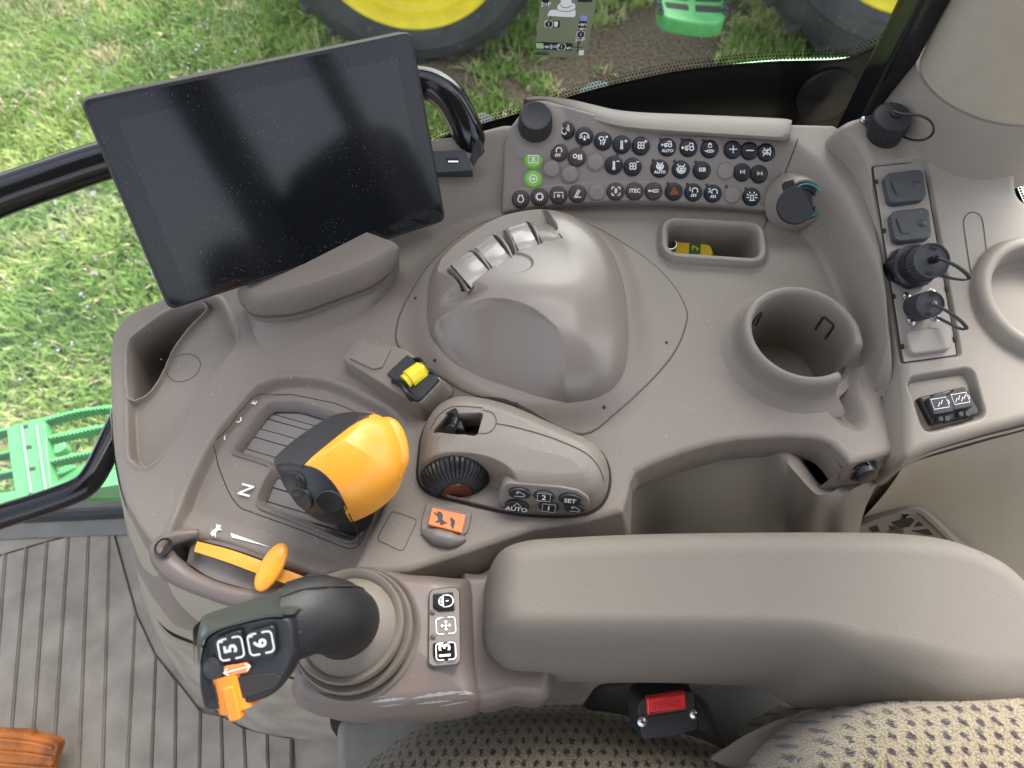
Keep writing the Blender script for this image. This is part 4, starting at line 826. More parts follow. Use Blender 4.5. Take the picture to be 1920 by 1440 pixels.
obj('loop_skirt', loft([[(335,1082,-.012),(350,1092,-.014),(400,1110,-.016),(470,1130,-.018),(560,1130,-.018),(640,1120,-.018)], [(352,1096,-.035),(374,1112,-.04),(420,1130,-.04),(480,1150,-.04),(560,1165,-.04),(640,1170,-.04)], [(366,1106,-.08),(400,1140,-.08),(440,1165,-.08),(500,1190,-.08),(570,1200,-.08),(640,1200,-.08)]], 40, 10), M['mauve'], tb)
fh = Fr(P(307, 1026, .0045), (-.1,.05,1)); obj('round_hole', lathe(fh, [(.0082,.0012),(.0074,.0006),(.007,-.002),(.0002,-.003)], 24), M['gap'], tb)

# ================================================================ joystick pod, boot and joystick
jp = thing('joystick_pod', 'scuffed mauve-brown pod in front of the armrest with ribbed rubber boot and switch strip', 'control panel', P(720, 1200, -.08))
jo = PP([(545,1250),(538,1290),(556,1322),(600,1338),(680,1344),(760,1342),(830,1334),(890,1320),(898,1290),(893,1240),(890,1160),(888,1100),(876,1074),(820,1072),(770,1070),(700,1058),(620,1062),(560,1090),(530,1150)], .0, 130)
ctr = P(664, 1184, .0)[:2]
def hj(A, B, S):
    h = -.03+.030*rnd(S, .016)+.006*ss(S, 0, .05)
    r = np.hypot(A-ctr[0], B-ctr[1]); return h+.010*(1-ss(r, .07, .10))-.05*ss(-S, 0, .02)
obj('pod_body', rpatch(W0, jo, hj, None, 90, 300, .06, 1.4), M['mauve'], jp, sharp=None)
for k_, (u0, v0, u1, v1, w0) in enumerate(((700,1322,768,1314,4),(712,1329,760,1324,2),(770,1316,878,1297,5),(780,1324,850,1314,3),(800,1310,885,1296,2),(690,1314,730,1311,2),(820,1325,882,1314,2),(860,1304,890,1300,4))):
    t_ = np.linspace(0, 1, 26); up_ = w0*np.sin(t_*math.pi)*(.5+.5*np.abs(np.sin(t_*17+k_))); a = PP([(u0+(u1-u0)*x, v0+(v1-v0)*x-h_) for x, h_ in zip(t_, up_)], -.006); b = PP([(u0+(u1-u0)*x, v0+(v1-v0)*x+h_*.4) for x, h_ in zip(t_, up_)], -.006)
    q = np.concatenate([a, b]); zz = hj(q[:, 0], q[:, 1], np.maximum(sdp(q[:, 0], q[:, 1], jo), 0))+.0004
    obj('scuff_mark', (np.column_stack([q, zz]), [(j, j+1, 26+j+1, 26+j) for j in range(25)]), mat('scuffed_white', (.33,.30,.28), .6) if k_ == 0 else bpy.data.materials['scuffed_white'], jp, flat=True)
obj('pod_tail', rpatch(W0, PP([(860,1085),(905,1068),(1010,1020),(1040,1280),(960,1310),(895,1322),(870,1280)], -.02, 80), lambda A, B, S: -.035+.020*rnd(S, .012), None, 50, 200, .06), M['mauve'], jp, sharp=None)
def boot_ring(u, v, rpx, z0, zh, nm):
    c = P(u, v, z0); r = np.linalg.norm(P(u+rpx, v, z0)-c); fr = Fr((c[0], c[1], z0), nrm((-.08, -.02, 1)))
    return obj(nm, lathe(fr, [(r*.84,-zh*1.5),(r*.90,-zh*1.0),(r*.985,-zh*.75),(r,-zh*.45),(r*.995,-zh*.12),(r*.97,0),(r*.90,-zh*.06),(r*.80,-zh*.30),(r*.78,-zh*.5)], 72, cap=True), M['rubberboot'], jp)
boot_ring(666, 1184, 124, .014, .018, 'boot_ring'); boot_ring(658, 1178, 115, .026, .014, 'boot_ring'); boot_ring(650, 1170, 106, .038, .014, 'boot_ring')
c = P(645, 1168, .05); r = np.linalg.norm(P(645+66, 1168, .05)-c)
obj('boot_cone', lathe(Fr((c[0], c[1], .05), nrm((-.08,-.02,1))), [(r*1.42,-.016),(r*1.30,-.009),(r*1.12,-.003),(r*1.0,.001),(r*.9,.0)], 60), M['rubberboot'], jp)
fst = fr3((805,1107,.0155), (861,1103,.0135), (808,1250,.0155))
sp_ = rpoly(fst.pl([(812,1106),(852,1102),(861,1110),(863,1238),(856,1246),(812,1250),(804,1244),(805,1115)]), .0015)
obj('switch_strip', prism(fst, sp_, -.012, .0015, .0006), M['deck2'], jp)
obj('strip_gap', ribbon(fst.w(sp_[:, 0], sp_[:, 1], .0012), .0012, fst.n, True), M['gap'], jp, flat=True)
def bracket(s=1): return [[(-.5,.6),(-.75,.6)]+arc(-.6,.45,.3,90,180,5)+arc(-.6,-.45,.3,180,270,5)+[(-.5,-.75),(-.2,-.75)], [(.2,.75),(.6,.75)]+arc(.6,.45,.3,90,0,5)+arc(.6,-.45,.3,0,-90,5)+[(.2,-.75)], [(-.6,.75),(-.2,.75)]]
def keyplate(poly, nm, sym, cx, cy, rot, txt=None):
    q = rpoly(fst.pl(poly, .002), .0012); o = obj('rocker_key', prism(fst, q, .0005, .0038, .0010), M['blackg'], jp, label=nm)
    a, b = fst.px(cx, cy, .004); f2 = fst.at(a, b, .0042, rot); g = strokes(f2, sym, .0009, 0, .0085)
    if txt: g = join(g, text_geo(f2, txt, .013, 0, 0, 0, 0, 1, .0003))
    obj('symbol', g, M['white'], o, flat=True)
keyplate([(812,1114),(849,1110),(853,1144),(822,1146),(812,1138)], 'black rocker key with white padlock', [rect_(-.1,-.35,.1,.35) if 0 else [(-.1,-.55),(-.1,.55),(.3,.55)]+arc(.3,0,.55,90,-90,8)+[(-.1,-.55)], arc(-.1,0,.42,90,270,8), arc(-.1,0,.2,90,270,6), [(.15,0),(.4,0)]], 833, 1127, 0)
keyplate([(812,1206),(852,1202),(853,1236),(818,1238),(812,1230)], 'black rocker key with white number 13', bracket(), 836, 1221, 0, None)
a, b = fst.px(835, 1221, .004); obj('lettering', text_geo(fst.at(a, b, .0044, rad(90)), '13', .0125, 0, 0, 0, 0, 1, .0003), M['white'], jp, flat=True)
a, b = fst.px(836, 1173, .002); obj('symbol', strokes(fst.at(a, b, .0024), bracket()+[[(-.45,0),(.45,0)],[(0,-.45),(0,.45)],[(-.3,.15),(-.45,0),(-.3,-.15)],[(.3,.15),(.45,0),(.3,-.15)],[(-.15,.3),(0,.45),(.15,.3)],[(-.15,-.3),(0,-.45),(.15,-.3)]], .0008, 0, .0085), M['white'], jp, flat=True)
for u, v in ((811,1148),(812,1194)):
    a, b = fst.px(u, v, .002); obj('indicator_lamp', lathe(fst, [(.0022,.001),(.0022,.0022),(.0002,.0024)], 12, cx=a, cy=b), M['brownkey'], jp)

js = thing('joystick', 'black joystick leaning left with two square keys numbered 5 and 6 above orange wheel', 'joystick', P(645, 1168, .05))
def sect(cu, cv, cz, hw, hh, tilt, n=28, sq=2.6):   # rounded section normal to image-ish spine, screen-plane half width hw, depth half hh
    pass
c5 = P(645, 1166, .055)
rowsJ = []
def ovr(u, v, z, du, dv, rw, rh, n=32, e=2.4):
    # oval ring centred at pixel, its wide axis along (du, dv) image direction, other axis vertical
    c = P(u, v, z); wv = nrm(P(u+du, v+dv, z)-c); a = np.linspace(0, 2*math.pi, n, endpoint=False)
    cs, sn = np.cos(a), np.sin(a); return c+np.sign(cs)[:, None]*np.abs(cs)[:, None]**(2/e)*rw*wv+np.sign(sn)[:, None]*np.abs(sn)[:, None]**(2/e)*rh*np.array([0,0,1.])
R = []
th = np.linspace(0, 2*math.pi, 32, endpoint=False)
base = c5+.0375*(np.cos(th)[:, None]*np.array([0,1.,0])+np.sin(th)[:, None]*np.array([1.,0,0])*-1)
for u, v, z, rw, rh in ((632,1160,.075,.038,.030),(600,1157,.092,.0375,.026),(560,1160,.105,.0375,.024),(520,1172,.113,.0385,.022)):
    R.append(ovr(u, v, z, -12, 100, rw, rh))
NS = .71
def ring_neck(u, v, z, r, tx):
    c = P(u, v, z); T = nrm((-math.sin(tx), -.05, math.cos(tx))); U = nrm(np.cross(T, (0, 1, 0)))*-1; Vv = np.cross(T, U); a = np.linspace(0, 2*math.pi, 32, endpoint=False)
    return c+NS*r[0]*np.cos(a)[:, None]*nrm(np.cross(U, T))*-1+NS*r[1]*np.sin(a)[:, None]*U*-1
RR = [ring_neck(648,1166,.048,(.0375,.0375),.05), ring_neck(643,1163,.065,(.037,.037),.25), ring_neck(630,1156,.084,(.0375,.033),.6), ring_neck(600,1150,.100,(.0375,.028),1.0), ring_neck(565,1158,.108,(.0395,.025),1.3), ring_neck(530,1175,.112,(.042,.023),1.5)]
obj('neck', rings(RR, cap1=True, cap0=True), mat('worn_black_grip', (.010, .010, .011), .5, .5, 700, dust=.9, spec=.35), js, sharp=60)
ix_ = [int(np.argmax(r @ np.array([.0,.35,.94]))) for r in RR[1:]]
sm_ = cr(np.array([RR[k_+1][i_] for k_, i_ in enumerate(ix_)]), 40, False)+np.array([0,.0002,.0002]); obj('grip_seam', tube(sm_, .0006, 6, 40, False), M['gap'], js)
# head: top face plane and lower body
fj = fr3((380,1200,.128), (548,1180,.134), (385,1320,.110))
top = fj.pl([(384,1196),(410,1178),(440,1169),(490,1158),(538,1156),(545,1180),(549,1235),(535,1262),(520,1292),(500,1308),(440,1326),(382,1333),(373,1290),(373,1240)])
q = rpoly(top, .004, 4); A = .5*np.sum(q[:, 0]*np.roll(q[:, 1], -1)-np.roll(q[:, 0], -1)*q[:, 1]); q = q if A > 0 else q[::-1]
RH = [fj.w(*off2(q, d).T, h) for d, h in ((-.012,-.050),(-.004,-.040),(.0,-.028),(.0012,-.010),(.0008,-.003),(-.0004,-.0008),(-.0018,0),(-.004,-.0006))]
obj('head', rings(RH, cap1=True, cap0=True), M['black'], js)
hood = loft([[(372,1248,.118),(369,1200,.122),(376,1168,.124),(384,1153,.118),(440,1134,.112),(500,1116,.106),(560,1098,.100),(610,1090,.094),(650,1108,.080)],
  [(374,1240,.129),(374,1205,.131),(386,1186,.133),(412,1174,.135),(450,1163,.136),(500,1150,.137),(540,1147,.136),(590,1128,.110),(640,1120,.086)],
  [(377,1236,.1295),(379,1208,.131),(389,1194,.133),(414,1180,.135),(452,1169,.136),(500,1158,.137),(538,1156,.136),(580,1150,.105),(630,1140,.084)]], 70, 14)
obj('hood', hood, mat('hood_sheen', (.03, .036, .03), .3, .15, 1300), js, sharp=60)
obj('hood_front', loft([[(364,1205,.115),(362,1180,.112),(376,1163,.112),(384,1153,.118)], [(366,1250,.10),(364,1230,.09),(372,1200,.085),(420,1170,.07)]], 14, 6), M['black'], js)
for nm, pl, ch, cx, cy in (('square key numbered 5', [(404,1196),(444,1181),(455,1180),(459,1225),(452,1233),(418,1238),(404,1225)], '5', 433, 1216), ('square key numbered 6', [(466,1184),(512,1171),(517,1176),(520,1222),(515,1230),(474,1234),(468,1228)], '6', 489, 1206)):
    o = obj('square_key', prism(fj, rpoly(fj.pl(pl), .003), -.0015, .0028, .0012), M['black'], js, label=nm)
    a, b = fj.px(cx, cy, .003); f2 = fj.at(a, b, .0031, rad(5)); obj('symbol', strokes(f2, bracket(), .0012, 0, .0088), mat('pale_print', (.55, .56, .56), .5) if 'pale_print' not in bpy.data.materials else bpy.data.materials['pale_print'], o, flat=True)
    obj('symbol', text_geo(fj.at(a, b, .0032, rad(95)), ch, .0115, 0, 0, 0, 0, 1, .0004), bpy.data.materials['pale_print'], o, flat=True)
a, b = fj.px(403, 1252, 0); obj('sensor_dot', lathe(fj, [(.0075,-.001),(.0072,.0012),(.0045,.0020),(.0042,.0026),(.0002,.0030)], 24, cx=a, cy=b), M['knob'], js)
o = obj('orange_plate', prism(fj, rpoly(fj.pl([(422,1248),(463,1242),(468,1246),(467,1259),(425,1267),(421,1262)]), .001), -.001, .0016, .0005), M['orange3'], js)
a, b = fj.px(445, 1255, .0016); obj('arrow_mark', strokes(fj.at(a, b, .0020, rad(8)), [[(-.0085,0),(.0085,0)], [(-.006,.0022),(-.009,0),(-.006,-.0022)], [(.006,.0022),(.009,0),(.006,-.0022)]], .0008), M['white'], o, flat=True)
wp = rpoly(fj.pl([(402,1275),(472,1266),(515,1262),(528,1270),(515,1290),(470,1306),(404,1316)]), .002)
obj('wheel_slot', prism(fj, wp, -.002, .0006, .0003), M['gap'], js)
cyl = [fj.px(436, 1297, -.004)]
f3 = fj.at(cyl[0][0], cyl[0][1], -.0105, rad(8))
aa = np.linspace(0, math.pi, 22); prof = [(-.0135*math.cos(t_)*1.0, .0135*math.sin(t_)) for t_ in aa]
R = []
for y in (-.0115,-.0105,.0105,.0115):
    k_ = .92 if abs(y) > .014 else 1; R.append(f3.w(np.array([p[0]*k_ for p in prof]), np.full(22, y), np.array([p[1]*k_*(1+.0) for p in prof])))
obj('orange_wheel', rings(R, cap0=True, cap1=True), M['orange2'], js)
obj('wheel_notch', prism(f3, rrect(.001, -.0055, .0080, .022, .002), .006, .0146, .0014), M['orange2'], js)

# ================================================================ armrest
ar = thing('armrest', 'long padded taupe armrest with grained vinyl top curving down at the right', 'armrest', P(1300, 1150, -.05))
ao = PP([(904,1110),(912,1062),(936,1026),(985,1008),(1060,1002),(1200,996),(1400,993),(1600,993),(1690,997),(1760,1008),(1830,1034),(1880,1066),(1925,1115),(1960,1180),(1990,1260),(2000,1350),(1900,1398),(1780,1384),(1690,1345),(1630,1318),(1560,1297),(1510,1270),(1450,1260),(1300,1255),(1150,1254),(1000,1252),(950,1246),(918,1222),(902,1190)], .012, 170)
cresta = PP([(980,1200),(1300,1215),(1500,1212),(1600,1230),(1660,1260),(1740,1290),(1800,1320),(2100,1340),(2100,1600),(900,1600),(900,1250)], .05, 80)
def har(A, B, S):
    yb = ss(-(B-P(1200,1180,.05)[1]), -.02, .03)
    wd = .034+.030*yb; h = .012-.055+.092*pround(S, wd, 2.6)
    s = sdp(A, B, cresta, .12); h -= .022*ss(s, -.01, .045)*ss(A, P(1300,1200,.04)[0], P(1620,1200,.04)[0])
    return h-.03*ss(-S, 0, .006)
obj('cushion', rpatch(W0, ao, har, P(1350, 1150, .012)[:2], 130, 520, .03, 1.3), M['arm'], ar, sharp=None)
obj('hinge_arm', loft([[(1335,1415,-.10),(1420,1370,-.10),(1500,1345,-.09),(1560,1325,-.07),(1640,1320,-.05)], [(1335,1425,-.10),(1400,1385,-.095),(1470,1350,-.085),(1530,1328,-.065),(1640,1330,-.045)], [(1370,1440,-.12),(1440,1440,-.12),(1560,1430,-.12),(1640,1400,-.1),(1700,1360,-.08)]], 30, 10), M['deck2' if 0 else 'deck'], ar)

# ================================================================ display
def solve_rect(c, wmm):
    r = [ray(*q) for q in c]; A_m = np.array([r[0], -r[1], r[2], -r[3]]).T; d = np.linalg.svd(A_m)[2][-1]; d = d*np.sign(d[0]); Pp = [d[i]*r[i] for i in range(4)]
    k = wmm/np.linalg.norm(Pp[1]-Pp[0]); return [C0+p*k for p in Pp]
cor = solve_rect([(149,188),(772,58),(837,414),(317,583)], .29)
xn = nrm(cor[1]-cor[0]+cor[2]-cor[3]); yn_ = cor[3]-cor[0]+cor[2]-cor[1]; nn = nrm(np.cross(xn, -yn_)); nn = nn if nn@(C0-cor[0]) > 0 else -nn
fdp = Fr(sum(cor)/4, nn, xn)
dp = thing('touch_display', 'large black tablet-like touch display with dusty reflecting screen on a taupe foot', 'display', P(600, 560, .0))
DW = np.linalg.norm(cor[1]-cor[0]); DH = np.linalg.norm(cor[3]-cor[0])
qd = rrect(0, 0, DW, DH, .009, 0, 8)
obj('housing', prism(fdp, qd, -.016, 0, .002, 4, True), M['black'], dp)
obj('screen', prism(fdp, rrect(0, 0, DW-.006, DH-.006, .007, 0, 8), -.001, .0006, .0004), M['screen'], dp)
m2 = M['screen'].copy(); m2.name = 'active_area'; m2.node_tree.nodes['Principled BSDF'].inputs['Specular IOR Level'].default_value = .42
obj('active_area', prism(fdp, rrect(0, -.001, DW*.86, DH*.80, .001), .0004, .0008, .00005), m2, dp)
base_r = [[(470,560,.0),(468,600,.0),(483,640,.0),(500,655,.0),(545,650,.0),(620,618,.0),(700,575,.0),(742,525,.0),(735,480,.0),(600,470,.0)],
          [(460,548,.014),(462,585,.012),(474,598,.012),(500,605,.012),(560,600,.012),(640,570,.012),(705,545,.012),(743,505,.012),(735,470,.012),(600,460,.012)],
          [(458,545,.022),(460,580,.020),(470,592,.020),(495,598,.020),(560,593,.020),(640,564,.020),(705,538,.020),(745,497,.020),(735,465,.020),(600,455,.020)]]
obj('foot', loft_poly(base_r, 64), M['deck2' if 0 else 'deck'], dp)
cap_r = [[(462,545,.022),(464,578,.022),(474,588,.022),(498,592,.022),(560,586,.022),(640,558,.022),(705,532,.022),(741,495,.022),(735,465,.022),(600,455,.022)],
         [(456,542,.026),(460,575,.026),(470,585,.026),(496,590,.026),(560,584,.026),(640,556,.026),(706,530,.026),(744,493,.026),(735,462,.026),(600,450,.026)],
         [(453,530,.048),(456,545,.050),(470,556,.050),(500,560,.050),(560,548,.050),(640,522,.050),(700,497,.050),(738,472,.050),(736,455,.050),(600,430,.050)],
         [(458,524,.054),(464,536,.055),(478,545,.055),(505,548,.055),(560,537,.055),(640,511,.055),(696,487,.055),(730,465,.055),(728,450,.055),(600,425,.055)]]
obj('foot_cap', loft_poly(cap_r, 64), M['deck'], dp)
obj('bracket', prism(fdp, rrect(.01, -DH/2+.035, .10, .05, .01), -.06, -.012, .002), M['blackm'], dp)

# ================================================================ usb box and outlet
ub = thing('usb_box', 'slate blue-black usb socket plate with open black flap beside the display', 'socket', P(865, 300, .04))
fub = fr3((820,320,.040), (885,320,.040), (812,288,.047))
obj('plate', prism(fub, rpoly(fub.pl([(795,285),(872,281),(886,320),(800,326)]), .001), -.02, .001, .0006), M['grey'], ub)
obj('usb_socket', prism(fub, rpoly(fub.pl([(836,297),(860,297),(862,306),(838,307)]), .0008), 0, .0016, .0003), M['gap'], ub)
obj('usb_tongue', prism(fub, fub.pl([(840,303),(859,303),(860,306),(841,306)]), .0015, .0022), M['chrome'], ub)
obj('flap', loft([[(880,300,.048),(890,268,.062),(898,262,.064),(905,268,.062),(907,280,.056)], [(888,312,.044),(897,298,.052),(905,290,.056),(909,284,.056),(909,285,.054)]], 16, 6), M['black'], ub)
po = thing('power_outlet', 'round power outlet with teal ring half covered by a black flap right of the keypad', 'socket', P(1500, 385, .02))
bo = P(1505, 378, .024); oax = nrm((.10, -.62, .85)); fo = Fr(bo, oax, (1, 0, 0))
obj('surround', lathe(fo, [(.036,-.016),(.028,-.002),(.0245,.005),(.0225,.0065),(.0205,.0055),(.019,.002),(.0002,.001)], 48), M['deck'], po)
obj('teal_ring', lathe(fo, [(.019,.002),(.0188,.0085),(.0172,.0088),(.0168,.004),(.0162,.0035)], 40, cap=False), M['teal'], po)
obj('socket_well', lathe(fo, [(.0168,.0015),(.0165,.0045),(.013,.0046),(.0125,.002),(.0002,.0016)], 36), M['black'], po)
fcap = Fr(P(1494, 384, .050), nrm((-.15, -.5, .85)), (1, -.3, 0))
cp = circ(0, 0, .0195, 40); cut = cp.copy(); d_ = nrm(np.array([.75, .66])); pr_ = cp@d_; m_ = pr_ > .012; cut[m_] -= np.outer(pr_[m_]-.012, d_)
obj('flap', prism(fcap, cut, -.007, .0, .0008, cap0=True), M['blackm'], po)
obj('flap_hinge', prism(fcap.at(-.012, .019, -.003, .5), rrect(0, 0, .011, .010, .002), -.008, .002, .0008), M['black'], po)

# ================================================================ yellow key fob in the pocket
kf = thing('key_fob', 'yellow key fob with green logo badge lying in the small storage pocket', 'key fob', P(1300, 464, -.03))
ffb = fr3((1270,472,-.030), (1332,474,-.030), (1272,448,-.022))
obj('fob_body', prism(ffb, rpoly(ffb.pl([(1263,480),(1266,452),(1280,446),(1310,452),(1332,462),(1338,478),(1330,484)]), .003), -.006, .003, .002), M['fobyellow'], kf)
a, b = ffb.px(1303, 466, .003); obj('badge', prism(ffb.at(a, b, .003), np.array([(-.0065,-.006),(.0065,-.006),(.0065,.005),(.004,.0065),(-.004,.0065),(-.0065,.005)]), -.001, .0006, .0003), mat('badge_green', (.01, .12, .03), .4), kf)
obj('badge_mark', strokes(ffb.at(a, b, .0039), [[(-.004,.001),(-.001,.002),(.002,.001),(.004,-.001)], [(-.002,.0015),(-.0035,-.002)], [(.001,.001),(.003,-.003)], [(-.003,.002),(-.001,.004)]], .0008), M['yellow'], kf, flat=True)
kr = P(1257, 458, -.022); obj('key_ring', tube([kr+.007*np.array([math.cos(t_), math.sin(t_)*.8, .3*math.sin(t_)]) for t_ in np.linspace(0, 2*math.pi, 20)], .0012, 8, 30), M['chrome'], kf)
for z0, z1 in (((1275,408,-.012),(1384,418,-.012)), ((1268,431,-.028),(1372,441,-.028))): pass
# ================================================================ right side trim with its sockets
frp = fr3((1612,262,.078), (1900,262,.078), (1698,850,.016))
st = thing('side_trim', 'pale taupe moulded side trim with inset socket plate along the right of the console', 'trim panel', P(1760, 560, -.05))
sto = frp.pl([(1576,236),(1590,222),(1625,212),(1662,203),(1700,150),(1760,80),(1980,60),(1960,200),(1908,236),(1896,262),(1893,290),(1897,332),(1920,375),(2120,430),(2300,560),(2330,690),(1940,788),(1850,812),(1750,842),(1702,862),(1696,850),(1694,780),(1690,690),(1679,590),(1667,510),(1655,430),(1640,350),(1625,300),(1606,266)])
sto = rpoly(sto, .008, 4)
ins = rpoly(frp.pl([(1638,308),(1735,298),(1800,665),(1696,679)]), .003, 4)
skr = rpoly(frp.pl([(1708,713),(1819,695),(1842,778),(1738,805)]), .006, 5)
pc = frp.px(1842, 180); rcc = frp.px(1950, 560)
def hst(A, B, S):
    h = -.010+.010*rnd(S, .010)
    h -= .0045*ss(sdp(A, B, ins), -.0025, .0008)
    h -= .010*ss(sdp(A, B, skr), -.005, .0008)
    r = np.hypot(A-pc[0], B-pc[1]); h += .030*(1-ss(r, .075, .130))**1.3
    r = np.hypot(A-rcc[0], B-rcc[1]); R0 = .060; h += .012*np.sqrt(np.clip(1-((r-R0+.003)/.010)**2, 0, 1)); h -= .016*ss(-r, -R0+.006, -R0+.018)
    edge = ss(-(B-frp.px(1700,862)[1]-.35*(A-frp.px(1700,862)[0])), -.05, .0)
    return h-.06*ss(-S, 0, .014)
obj('panel', patch(frp, sto, hst, .0011, .012), M['side'], st, sharp=None)
ip = thing('socket_plate', 'long narrow taupe plate holding two grey caps, two round plugs and a blank', 'socket panel', frp.w(*frp.px(1720, 490), 0))
obj('plate', prism(frp, off2(ins, -.0012) if .5*np.sum(ins[:, 0]*np.roll(ins[:, 1], -1)-np.roll(ins[:, 0], -1)*ins[:, 1]) > 0 else off2(ins, -.0012), -.006, -.0030, .0005), M['pad'] if 0 else mat('plate_taupe', (.27, .235, .205), .5, .3, 1200, dust=.3), ip)
obj('plate_gap', ribbon(frp.w(ins[:, 0], ins[:, 1], -.0036), .0022, frp.n, True), M['gap'], ip, flat=True)
for u, v in ((1643,341),(1740,325),(1658,433),(1757,419),(1676,556),(1774,542),(1692,650),(1789,636)):
    a, b = frp.px(u, v, -.003); obj('clip', prism(frp, rrect(a, b, .0022, .0048, .0003), -.004, -.0015, .0003), M['gap'], ip)
for i, pl in enumerate([[(1657,333),(1664,326),(1722,319),(1731,325),(1736,368),(1730,375),(1676,382),(1666,377)], [(1668,404),(1674,397),(1732,390),(1741,396),(1746,441),(1740,448),(1686,454),(1676,449)]]):
    cpv = obj('socket_cap', prism(frp, rpoly(frp.pl(pl, .003), .003, 4), -.004, .0050, .0016), M['grey'], ip, label=('upper grey rectangular rubber socket cap with grip slot and dimple, below the corner plug', 'lower grey rectangular rubber socket cap directly above the large round plug')[i])
    q = rpoly(frp.pl(pl, .004), .003, 4)
    c = q.mean(0); e1 = nrm(frp.px(*pl[2])-frp.px(*pl[1])); an = math.atan2(e1[1], e1[0])
    p1 = c-e1*.0105; obj('grip_slot', prism(frp.at(p1[0], p1[1], .0050, an), circ(-.003, 0, .0014, 20, .0085), -.001, .0003, .0002), M['gap'], cpv)
    obj('grip', prism(frp.at(p1[0], p1[1], .0050, an), rrect(.002, 0, .0085, .019, .001), -.001, .0010, .0007), M['grey'], cpv)
    p2 = c+e1*.0115; obj('dimple', lathe(frp, [(.0048,.0045),(.0040,.0060),(.0026,.0070),(.0002,.0074)], 24, cx=p2[0], cy=p2[1]), M['grey'], cpv)
obj('blank_cover', prism(frp, rpoly(frp.pl([(1700,627),(1708,620),(1772,612),(1781,618),(1786,648),(1779,655),(1714,664),(1706,660)], .002), .003, 4), -.004, .0035, .0018), bpy.data.materials['plate_taupe'], ip)
def ribcyl(fr, r0, h0, h1, n=88, dep=.93, top=.0012):
    th = np.linspace(0, 2*math.pi, n, endpoint=False); fl = np.where(np.arange(n)%4 < 2, 1, dep); R = []
    for r, h, g in ((r0,h0,1),(r0,h1-.0015,1),(r0*.975,h1,.3),(r0*.955,h1,0),(r0*.90,h1-.0004,0),(r0*.88,h1-top,0),(.0003,h1-top,0)):
        rr = r*(1-(1-fl)*g); R.append(fr.w(rr*np.cos(th), rr*np.sin(th), h))
    return rings(R, cap1=True)
def screw(fr, a, b, r, par, h=0):
    s = obj('screw', lathe(fr, [(r*1.25,h-.001),(r*1.25,h+.0006),(r,h+.0008),(r*.95,h+.0022),(r*.6,h+.0030),(.0001,h+.0031)], 20, cx=a, cy=b), M['chrome'], par)
    obj('cross_slot', join(prism(fr, rrect(a, b, r*.9, r*.22, .0001), h+.0028, h+.0034), prism(fr, rrect(a, b, r*.22, r*.9, .0001), h+.0028, h+.00345)), M['gap'], s)
# corner plug
c1 = thing('corner_plug', 'black knurled round dust cap with looped tether at the top corner of the side trim', 'plug', frp.w(*frp.px(1660, 240), 0))
obj('flange', prism(frp, rpoly(frp.pl([(1611,222),(1645,214),(1668,228),(1702,263),(1690,266),(1648,266)], .001), .003, 4), -.004, .0025, .0008), M['blackm'], c1)
fc1 = Fr(P(1661, 243, .086), nrm((-.10,-.12,1)), (1,0,0))
obj('neck', lathe(fc1, [(.0185,-.012),(.0185,.004),(.0002,.005)], 40), M['black'], c1)
obj('dust_cap', ribcyl(fc1, .0195, .003, .0195, top=.0002), M['blackm'], c1)
obj('tether_disc', lathe(fc1, [(.007,.019),(.007,.0215),(.004,.0220),(.0038,.0245),(.0002,.025)], 24, cx=.004, cy=.004), M['black'], c1)
obj('tether', tube(P3([(1674,208,.116),(1695,214,.124),(1722,216,.132),(1742,225,.134),(1751,240,.130),(1745,255,.120),(1725,263,.110),(1702,260,.094),(1694,255,.086)]), .0012, 8, 50), M['black'], c1)
for u, v in ((1620,225),(1648,257),(1693,254)): screw(frp, *frp.px(u, v, .002), .0030, c1, .002)
# large plug
def plug(nm, lab, b0, b1, rf, rcap, hz, strap, big):
    A_, B_ = P(*b0), P(*b1); fr = Fr(A_, B_-A_, (1, -.2, 0)); L = np.linalg.norm(B_-A_)
    t_ = thing(nm, lab, 'plug', A_); 
    if big:
        obj('nut', prism(fr, circ(0, 0, rf, 8), -.010, .010, .002), M['blackg'], t_); obj('collar', lathe(fr, [(rf*.93,.009),(rf*.93,.013),(rf*.8,.0145),(rf*.8,L*.6),(.0002,L*.6)], 48), M['black'], t_)
    else: obj('collar', lathe(fr, [(rf*.95,-.006),(rf*.95,.004),(.0002,.004)], 40), M['black'], t_)
    obj('dust_cap', ribcyl(fr, rcap, L*.38 if big else .003, L, 120, .955, .0016), M['grey'], t_)
    obj('cap_side', lathe(fr, [(rcap*1.004*.985,L*.40 if big else .004),(rcap*.975,L-.0022)], 60, cap=False), M['blackm'], t_)
    obj('pin', lathe(fr, [(rcap*.22,L-.002),(rcap*.22,L+.007),(rcap*.17,L+.0085),(.0002,L+.0088)], 20), M['blackg' if big else 'chrome'], t_)
    for s_ in (1, -1): obj('notch', prism(fr, rrect(0, s_*rcap*.72, rcap*.36, rcap*.13, .0003), L-.001, L+.0004), M['gap'], t_)
    p = cr(P3(strap), 60, False); T = np.gradient(p, axis=0); U = np.tile(nrm(B_-A_), (60, 1)); w_ = .0032
    Vn = np.cross(T, U); Vn /= np.linalg.norm(Vn, axis=1)[:, None]
    obj('strap', rings([np.array([p[k]-U[k]*w_-Vn[k]*.0006, p[k]+U[k]*w_-Vn[k]*.0006, p[k]+U[k]*w_+Vn[k]*.0006, p[k]-U[k]*w_+Vn[k]*.0006]) for k in range(60)], cap0=True, cap1=True), M['grey'], t_, flat=True)
    return t_
plug('large_plug', 'larger grey-faced round plug with looped strap, between grey caps and small plug', (1706,502,.052), (1748,488,.090), .0225, .0168, 0, [(1757,484,.098),(1775,490,.096),(1795,500,.092),(1812,513,.086),(1817,521,.082),(1811,525,.078),(1790,523,.074),(1765,518,.070),(1745,520,.064)], True)
